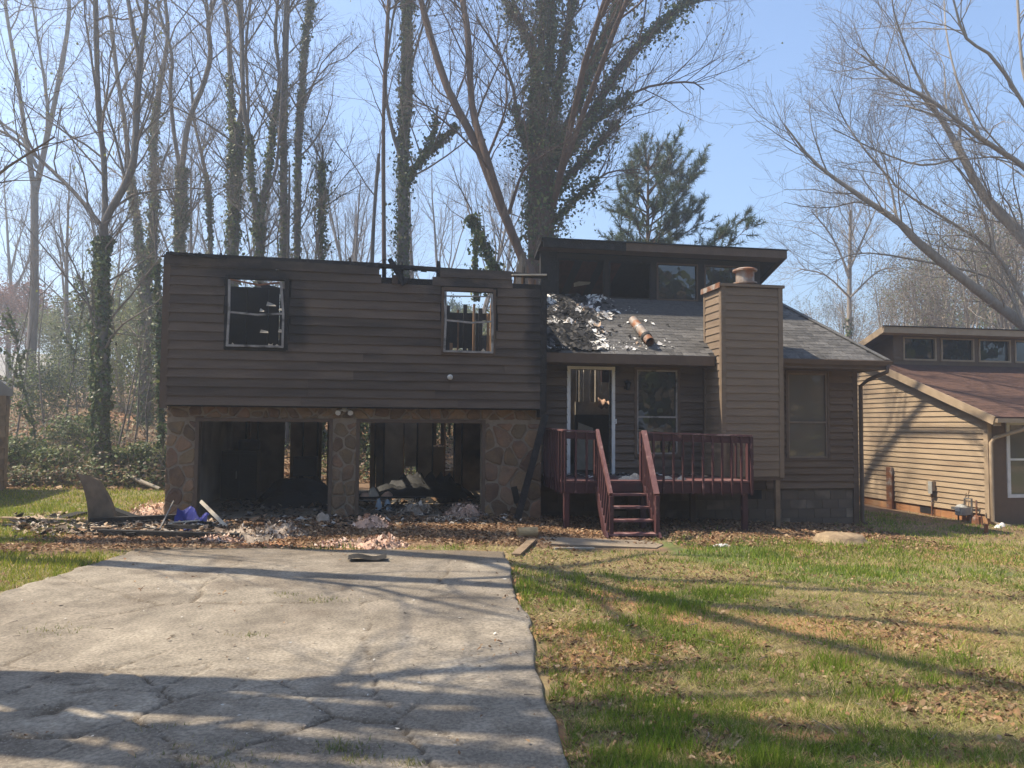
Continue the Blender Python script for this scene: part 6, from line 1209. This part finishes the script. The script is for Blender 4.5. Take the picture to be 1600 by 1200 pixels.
def bush(px, Y, rx, h, n, cols, label, seed, house=False):
    g = np.random.default_rng(seed); X = (px-800)/FPX*Y; z = float(gz(X, Y)); st = Tubes()
    for k in range(16): q, ra = grow(np.array([g.normal(0, .1), g.normal(0, .1), 0]), np.array([g.normal(0, .6), g.normal(0, .6), 1]), h*g.uniform(.6, 1), .015, .005, 6, .15, .02, g); st.add(q, ra, 4)
    P = g.normal(0, 1, (n, 3)); P /= np.linalg.norm(P, axis=1, keepdims=True); lum = .6+.7*fbm(P[:, 0]*2+9, P[:, 2]*2+P[:, 1]*2, seed, 3); rr = g.random(n)**.4*lum
    V, F_, C_ = leafquads(P*rr[:, None]*np.array([rx, rx*.8, h*.55])+np.array([0, 0, h*.5]), P, g, (.05, .13), cols)
    T = Thing('bush', label, 'bush', (X, Y, z), house=False)
    for nm, me, kd in (('stems', st.mesh('stems', M['twig']), None), ('foliage', npmesh('foliage', V, F_, M['leaf'], C_), 'stuff')): o = bpy.data.objects.new(nm, me); o.parent = T.o; link(o, kind=kd)
for i, (px, Y, rx, h, n, cols, lab) in enumerate([(95, 22.5, .8, .9, 1800, PG+IVY, 'low olive bush at the wood edge behind the tilted plywood panel'), (30, 23, 1.1, 1.1, 2200, IVY, 'dark low bush at the wood edge near the left house corner'), (178, 22.4, .6, .8, 1300, PG, 'pale green bush right of the elbow forked tree foot'), (228, 22.5, .8, 1.0, 1800, IVY+PG, 'mixed green bush near the garage corner'), (130, 26, 1.4, 1.3, 2600, IVY, 'dark leafy bush on the bank behind the elbow forked tree'),
    (70, 33, 1.6, 3.2, 4200, PG+DG, 'tall yellow green shrub on the bank in front of the far pale house'), (130, 38, 1.8, 4.4, 5200, PG+DG, 'tall green shrub thicket on the bank behind the ivy twin trunks'), (195, 36, 2.0, 5.2, 6500, PG, 'tall bright yellow green shrub between the ivy trunks near the garage'), (250, 40, 1.8, 4, 5000, PG+DG, 'green shrub behind the garage corner'),
    (570, 29, 1.2, 2.2, 3000, PG+DG, 'green shrub seen through the left gap of the right garage opening'), (645, 30, 1.4, 1.8, 3000, PG, 'sunlit shrub seen through the hole in the garage back wall'), (705, 32, 1.5, 2.6, 3000, PG+DG, 'green shrub seen through the narrow gaps at the right of the garage'), (450, 31, 1.5, 2.6, 3000, PG+DG, 'green shrub seen through the slit in the left garage opening'),
    (728, 34, 2.4, 5.2, 5200, BR+PG, 'brownish shrub thicket seen through the right upper window'), (400, 36, 2.6, 6.4, 6000, BR+PG, 'tall brownish thicket seen over the charred partition'), (1308, 30, 1.0, 4.6, 3000, DG, 'dark evergreen shrub rising behind the right roof edge'), (1242, 33, 1.6, 5.2, 3800, RD+BR, 'reddish brown thicket behind the right roof slope'), (1275, 36, 1.6, 5.4, 3800, BR, 'brown thicket behind the hip of the right roof')]): bush(px, Y, rx, h, n, cols, lab, 600+i)
# ivy and brambles covering the bank, fallen branch
g = np.random.default_rng(700); n = 46000
Yv = 21.0+24*g.random(n)**1.7; pxv = g.uniform(-80, 900, n); Xv = (pxv-800)/FPX*Yv; f = fbm(Xv*.7, Yv*.7, 701, 4)
keep = (f > .42) & (g.random(n) < np.where(Yv > 27, .55, 1.)); Xv, Yv, f = Xv[keep], Yv[keep], f[keep]
hy_ = (Xv-ORG[0])*EY[0]+(Yv-ORG[1])*EY[1]; hx_ = (Xv-ORG[0])*EX[0]+(Yv-ORG[1])*EX[1]; k2 = ~((hx_ > -.6) & (hy_ < 8.6)); Xv, Yv, f = Xv[k2], Yv[k2], f[k2]; n = len(Xv)
ht = np.maximum(0, f-.34)*1.9*g.random(n)**1.2*np.where(Yv < 30, 1, .7); P = np.stack([Xv, Yv, gz(Xv, Yv)+.03+ht], -1)
V, F_, C_ = leafquads(P, np.tile([0, -.3, .8], (n, 1)), g, (.06, .15), IVY+[(.16, .15, .05), (.22, .14, .08), (.14, .08, .05), (.19, .12, .07), (.1, .06, .04), (.2, .19, .07)])
o = bpy.data.objects.new('ground_cover', npmesh('ground_cover', V, F_, M['ivy'], C_)); link(o, 'tangled ivy and bramble ground cover on the wooded bank behind the left lawn', 'undergrowth', kind='stuff')
br = Tubes()
for k in range(420):
    Y_ = 21.3+9*g.random()**1.5; X_ = (g.uniform(-60, 300)-800)/FPX*Y_; q, ra = grow(np.array([X_, Y_, float(gz(X_, Y_))]), np.array([g.normal(0, .8), g.normal(0, .5), .7]), g.uniform(.5, 1.8), .010, .004, 7, .2, -.05, g); br.add(q, ra, 4)
o = bpy.data.objects.new('brambles', br.mesh('brambles', M['twigpale'])); link(o, 'bare bramble stems tangled along the edge of the left wood', 'undergrowth', kind='stuff')
tb = Tubes(); p0 = at(196, 760, 21.3); p0[2] = .35; p1 = at(250, 778, 20.6); p1[2] = .05
tb.add([p0, p0*.75+p1*.25+np.array([0, 0, .02]), p0*.5+p1*.5, p0*.25+p1*.75, p1], [.045, .06, .06, .055, .05], 8); me = tb.mesh('fallen_branch', M['barkpale']); o = bpy.data.objects.new('fallen_branch', me); link(o, 'broken pale branch lying at the wood edge left of the garage', 'branch')
# treeline across the street behind the camera: it is what the windows reflect
n = 42000; a = g.uniform(-2.9, .1, n); rr = g.uniform(34, 42, n); zt_ = g.random(n)*14*(.55+.8*fbm(a*6, a*0, 720, 4)); kp = fbm(a*16, zt_*.35, 722, 3) > .44; a, rr, zt_ = a[kp], rr[kp], zt_[kp]; n = len(a); P = np.stack([rr*np.cos(a), rr*np.sin(a), zt_], -1)
V, F_, C_ = leafquads(P, np.tile([0, 1., 0.], (n, 1)), g, (.5, 1.3), DG+BR+PG[:1]); o = bpy.data.objects.new('street_treeline', npmesh('street_treeline', V, F_, M['leaf'], C_)); link(o, 'wooded treeline across the street mirrored in the window panes', 'treeline', kind='stuff')
#%%SPLIT
# ------------------------------------------------------------------ lawn, dead grass, leaves
g = np.random.default_rng(800)
def ground_sample(n, y0, y1, pw=1.0):
    u = g.random(n); Y = (y0**(1-pw)+u*(y1**(1-pw)-y0**(1-pw)))**(1/(1-pw)) if pw != 1 else y0*(y1/y0)**u
    px = g.uniform(-60, 1660, n); q = g.random(n); px = np.where(q < .1, g.uniform(-800, -60, n), np.where(q > .9, g.uniform(1660, 2400, n), px)); X = (px-800)/FPX*Y; return X, Y
def masks(X, Y):
    hx = (X-ORG[0])*EX[0]+(Y-ORG[1])*EX[1]; hy = (X-ORG[0])*EY[0]+(Y-ORG[1])*EY[1]
    drv = (X > DRX0+.0+.05*np.sin(Y*5)) & (X < dr_right(Y)+.04*np.sin(Y*7)) & (Y < DRY1); hs = (hy > .45) & (hx > -.1) & (hx < 14.9) & (hy < 8.5); nb = (hx > NX-.05) & (hy > NY-.05); pad_ = (hx > 6.4) & (hx < 8.9) & (hy > -3.7) & (hy < -2.65)
    return hx, hy, drv, hs | nb, pad_
def blades(n, kind, seed):
    X, Y = ground_sample(n, 3.3, 21.5, 1.35); hx, hy, drv, hs, pd = masks(X, Y)
    n1 = fbm(X*.55, Y*.55, 11, 4); n2 = fbm(X*1.7, Y*1.7, 21, 3); nf = fbm(X*3.5, Y*3.5, 22, 3)
    bare = sstep(-4.6, -3.4, hy+(n1-.5)*2)*((hx > -.9) & (hx < 8.6)) ; bare = np.maximum(bare, sstep(-2.9, -1.6, hy+(n1-.5)*2.2)*(hx >= 8.3)*(hx < 14.5)*.93); left = X < -4
    if kind == 'green': den = sstep(.43, .58, n1*.55+nf*.45)*.9; den = den*(1-.75*sstep(1.5, .6, np.hypot((X-3.4)/1.3, Y-7.6))); den = np.maximum(den, .75*sstep(1.6, .5, np.abs(X-1.3))*sstep(7.5, 5.5, Y)*sstep(.4, .55, nf))*(1-sstep(.62, .74, n2)*.8); den = np.where(left, np.maximum(den, .65), den); den = np.where((hx > 9.5) & (hy > -4.6) & (hy < -2.2), np.maximum(den, .7), den)
    else: den = .3+.6*sstep(.3, .6, 1-n1)
    ok = (g.random(n) < den*(1-bare)) & ~drv & ~hs & ~pd & (Y < 21.2+.4*np.sin(X))
    X, Y, n1 = X[ok], Y[ok], n1[ok]; m = len(X); Z = gz(X, Y); d = np.maximum(Y, 3.5)
    wd = np.maximum(.006, .00115*d)*g.uniform(.7, 1.4, m)
    if kind == 'green': L = g.uniform(.03, .085, m)*(1+.7*(fbm(X*1.2, Y*1.2, 55, 2) > .6)); ln = g.uniform(.15, .9, m)
    else: L = g.uniform(.04, .11, m); ln = g.uniform(1.0, 3.2, m)
    a = g.uniform(0, 6.28, m); dx, dy = np.cos(a), np.sin(a); hz = L/np.sqrt(1+ln**2); hl = hz*ln
    b = g.uniform(0, 6.28, m); sx, sy = np.cos(b)*wd/2, np.sin(b)*wd/2
    V = np.stack([np.stack([X-sx, Y-sy, Z-.004], -1), np.stack([X+sx, Y+sy, Z-.004], -1), np.stack([X+dx*hl, Y+dy*hl, Z+hz], -1)], 1).reshape(-1, 3)
    cols = np.array([(.14, .22, .02), (.18, .26, .025), (.25, .28, .04), (.105, .17, .02)] if kind == 'green' else [(.4, .32, .14), (.3, .25, .10), (.44, .36, .18), (.24, .24, .07), (.22, .25, .06)])
    c = cols[g.integers(len(cols), size=m)]*g.uniform(.75, 1.25, (m, 1)); gl_ = (X < -4)[:, None]; c = np.where(gl_, c*np.array([1.35, 1.12, .9]) if kind == 'green' else c, c); C_ = np.repeat(c, 3, 0); C_[2::3] *= 1.15
    return npmesh('grass', V, np.arange(m*3).reshape(-1, 3), M['blade'], C_)
o = bpy.data.objects.new('grass', blades(470000, 'green', 1)); link(o, 'patchy green spring grass of the front lawn', 'grass', kind='stuff')
o = bpy.data.objects.new('dead_grass', blades(380000, 'dead', 2)); link(o, 'flattened straw coloured dead grass between the green patches', 'grass', kind='stuff')
# weeds growing in the driveway cracks
VV, CC = [], []
for px, py, r, k in ((505, 938, .12, 130), (392, 992, .1, 70), (448, 930, .09, 60), (88, 985, .16, 90), (530, 1166, .09, 160), (560, 1185, .07, 80), (640, 1192, .06, 60), (300, 1190, .2, 90), (350, 1185, .2, 90), (240, 1140, .1, 30), (880, 865, .15, 60)):
    d = cf+cr*(px-800)/FPX-cu*(py-600)/FPX; t = (0.03-CAMH)/d[2]; c = CP+d*t
    for q in range(k):
        x, y = c[0]+g.normal(0, r), c[1]+g.normal(0, r*.6); a = g.uniform(0, 6.28); L = g.uniform(.012, .04); s = .0015+.0004*c[1]; b = a+1.57
        z = float(gz(x, y))*.6+.03; VV += [(x-math.cos(b)*s, y-math.sin(b)*s, z), (x+math.cos(b)*s, y+math.sin(b)*s, z), (x+math.cos(a)*L*.8, y+math.sin(a)*L*.8, z+L)]; cc = np.array([(.12, .16, .04), (.2, .2, .07), (.3, .26, .12)][g.integers(3)]); CC += [cc]*3
o = bpy.data.objects.new('weeds', npmesh('weeds', np.array(VV), np.arange(len(VV)).reshape(-1, 3), M['blade'], np.array(CC))); link(o, 'small weeds growing from the cracks of the driveway', 'weeds', kind='stuff')
# fallen leaves: on the lawn in drifts, thick before the house and in the wood, a few on the driveway
LC = [(.22, .13, .07), (.28, .18, .10), (.16, .09, .05), (.34, .24, .15), (.11, .065, .04), (.27, .15, .08)]
def leaf_mesh(n, fn, size):
    X, Y, Z, ok = fn(n); X, Y, Z = X[ok], Y[ok], Z[ok]; m = len(X); s = g.uniform(size[0], size[1], m)*g.uniform(.7, 1.2, m); a = g.uniform(0, 6.28, m); tx, ty = g.normal(0, .35, m), g.normal(0, .35, m); cu_ = g.uniform(.05, .5, m)
    V = np.zeros((m, 6, 3)); pts = [(-1, 0), (-.25, .55), (.45, .42), (1, 0), (.4, -.45), (-.3, -.55)]
    for i, (u, v) in enumerate(pts):
        u_, v_ = u*s/2*g.uniform(.8, 1.2, m), v*s/2*g.uniform(.7, 1.3, m); V[:, i, 0] = X+u_*np.cos(a)-v_*np.sin(a); V[:, i, 1] = Y+u_*np.sin(a)+v_*np.cos(a); V[:, i, 2] = Z+.012+u_*tx+np.abs(v_)*cu_*1.6+v_*ty+.012*g.random(m)
    V[:, :, 2] = np.maximum(V[:, :, 2], Z[:, None]+.002)
    c = np.array(LC)[g.integers(len(LC), size=m)]*g.uniform(.75, 1.3, (m, 1)); F_ = np.arange(m*6).reshape(m, 6); F_ = np.concatenate([F_[:, [0, 1, 2, 3]], F_[:, [0, 3, 4, 5]]]); return npmesh('fallen_leaves', V.reshape(-1, 3), F_, M['litter'], np.repeat(c, 6, 0))
def f_lawn(n):
    X, Y = ground_sample(n, 3.3, 20, 1.25); hx, hy, drv, hs, pd = masks(X, Y); n1 = fbm(X*.55, Y*.55, 11, 4); n2 = fbm(X*1.1, Y*1.1, 66, 4); den = .13+.85*sstep(.48, .64, n2)*sstep(.68, .5, n1); den = np.maximum(den, .6*(X > dr_right(Y))*(X < dr_right(Y)+.5+n2)*(Y > 5)); den = np.where(X < -4, den*.35, den)
    return X, Y, gz(X, Y), (g.random(n) < den) & ~drv & ~hs & ~pd
def f_strip(n):
    hx = g.uniform(-1.6, 14.6, n); hy = np.where(hx < 7, g.uniform(-3.9, -.1, n), g.uniform(-3.2, .5, n)); X = ORG[0]+EX[0]*hx+EY[0]*hy; Y = ORG[1]+EX[1]*hx+EY[1]*hy; den = np.where(hx < 8.6, 1., .55)*np.where((hx > 6.4) & (hx < 8.9) & (hy > -3.7) & (hy < -2.65), .3, 1)*sstep(-4.2, -3.2, hy+(fbm(hx*.9, hy, 5)-.5)*2)
    return X, Y, np.where(Y < DRY1, gz(X, Y)+.05, gz(X, Y)), (g.random(n) < den)
def f_drive(n):
    X, Y = ground_sample(n, 3.3, 11.2, 1.2); hx, hy, drv, hs, pd = masks(X, Y); n2 = fbm(X*1.3, Y*1.3, 76, 4); den = .03+.5*sstep(.58, .74, n2)+.5*sstep(10, 11.2, Y)+.4*sstep(.25, .0, dr_right(Y)-X)*sstep(5, 6, Y)
    return X, Y, gz(X, Y)*.6+.036, (g.random(n) < den) & drv
def f_wood(n):
    X, Y = ground_sample(n, 20.6, 46, 1.2); X = (g.uniform(-80, 900, n)-800)/FPX*Y; hx, hy, drv, hs, pd = masks(X, Y); return X, Y, gz(X, Y), ~hs
def add_leaves(n, fn, size, label): o = bpy.data.objects.new('fallen_leaves', leaf_mesh(n, fn, size)); link(o, label, 'fallen leaves', kind='stuff')
add_leaves(82000, f_lawn, (.018, .062), 'dry brown leaves drifted over the front lawn')
add_leaves(34000, f_strip, (.035, .085), 'thick dry leaf litter along the foot of the burnt house')
add_leaves(5200, f_drive, (.015, .05), 'scattered dry leaves and leaf crumbs on the driveway')
add_leaves(22000, f_wood, (.1, .22), 'russet leaf litter on the wooded bank')
# twigs on the driveway and the lawn
tw = Tubes()
for k in range(70):
    X, Y = ground_sample(1, 3.5, 11, 1.2); X, Y = X[0], Y[0]; z = float(gz(X, Y))*(.6 if DRX0 < X < float(dr_right(Y)) else 1)+.045; q, ra = grow(np.array([X, Y, z]), np.array([g.normal(), g.normal(), 0]), g.uniform(.05, .28)*g.uniform(.4, 1), .0035, .0015, 5, .15, 0, g); q = [np.array([p[0], p[1], z]) for p in q]; tw.add(q, ra, 4)
o = bpy.data.objects.new('fallen_twigs', tw.mesh('fallen_twigs', M['twig'])); link(o, 'thin broken twigs lying on the driveway and lawn', 'twigs', kind='stuff')
V, Fx, C_ = flakes(420, lambda q: (lambda X, Y: (np.array([X, Y, float(gz(X, Y))*.6+.045]), (0, 0)))(q.uniform(-5, .1), 3.6+7*q.random()**1.2), .012, .035, [(.5, .47, .42), (.1, .08, .06), (.3, .25, .2), (.16, .13, .1)], .3, 9)
o = bpy.data.objects.new('gravel', npmesh('gravel', V, Fx, M['ash'], C_)); link(o, 'small stones and crumbs scattered on the driveway', 'gravel', kind='stuff')
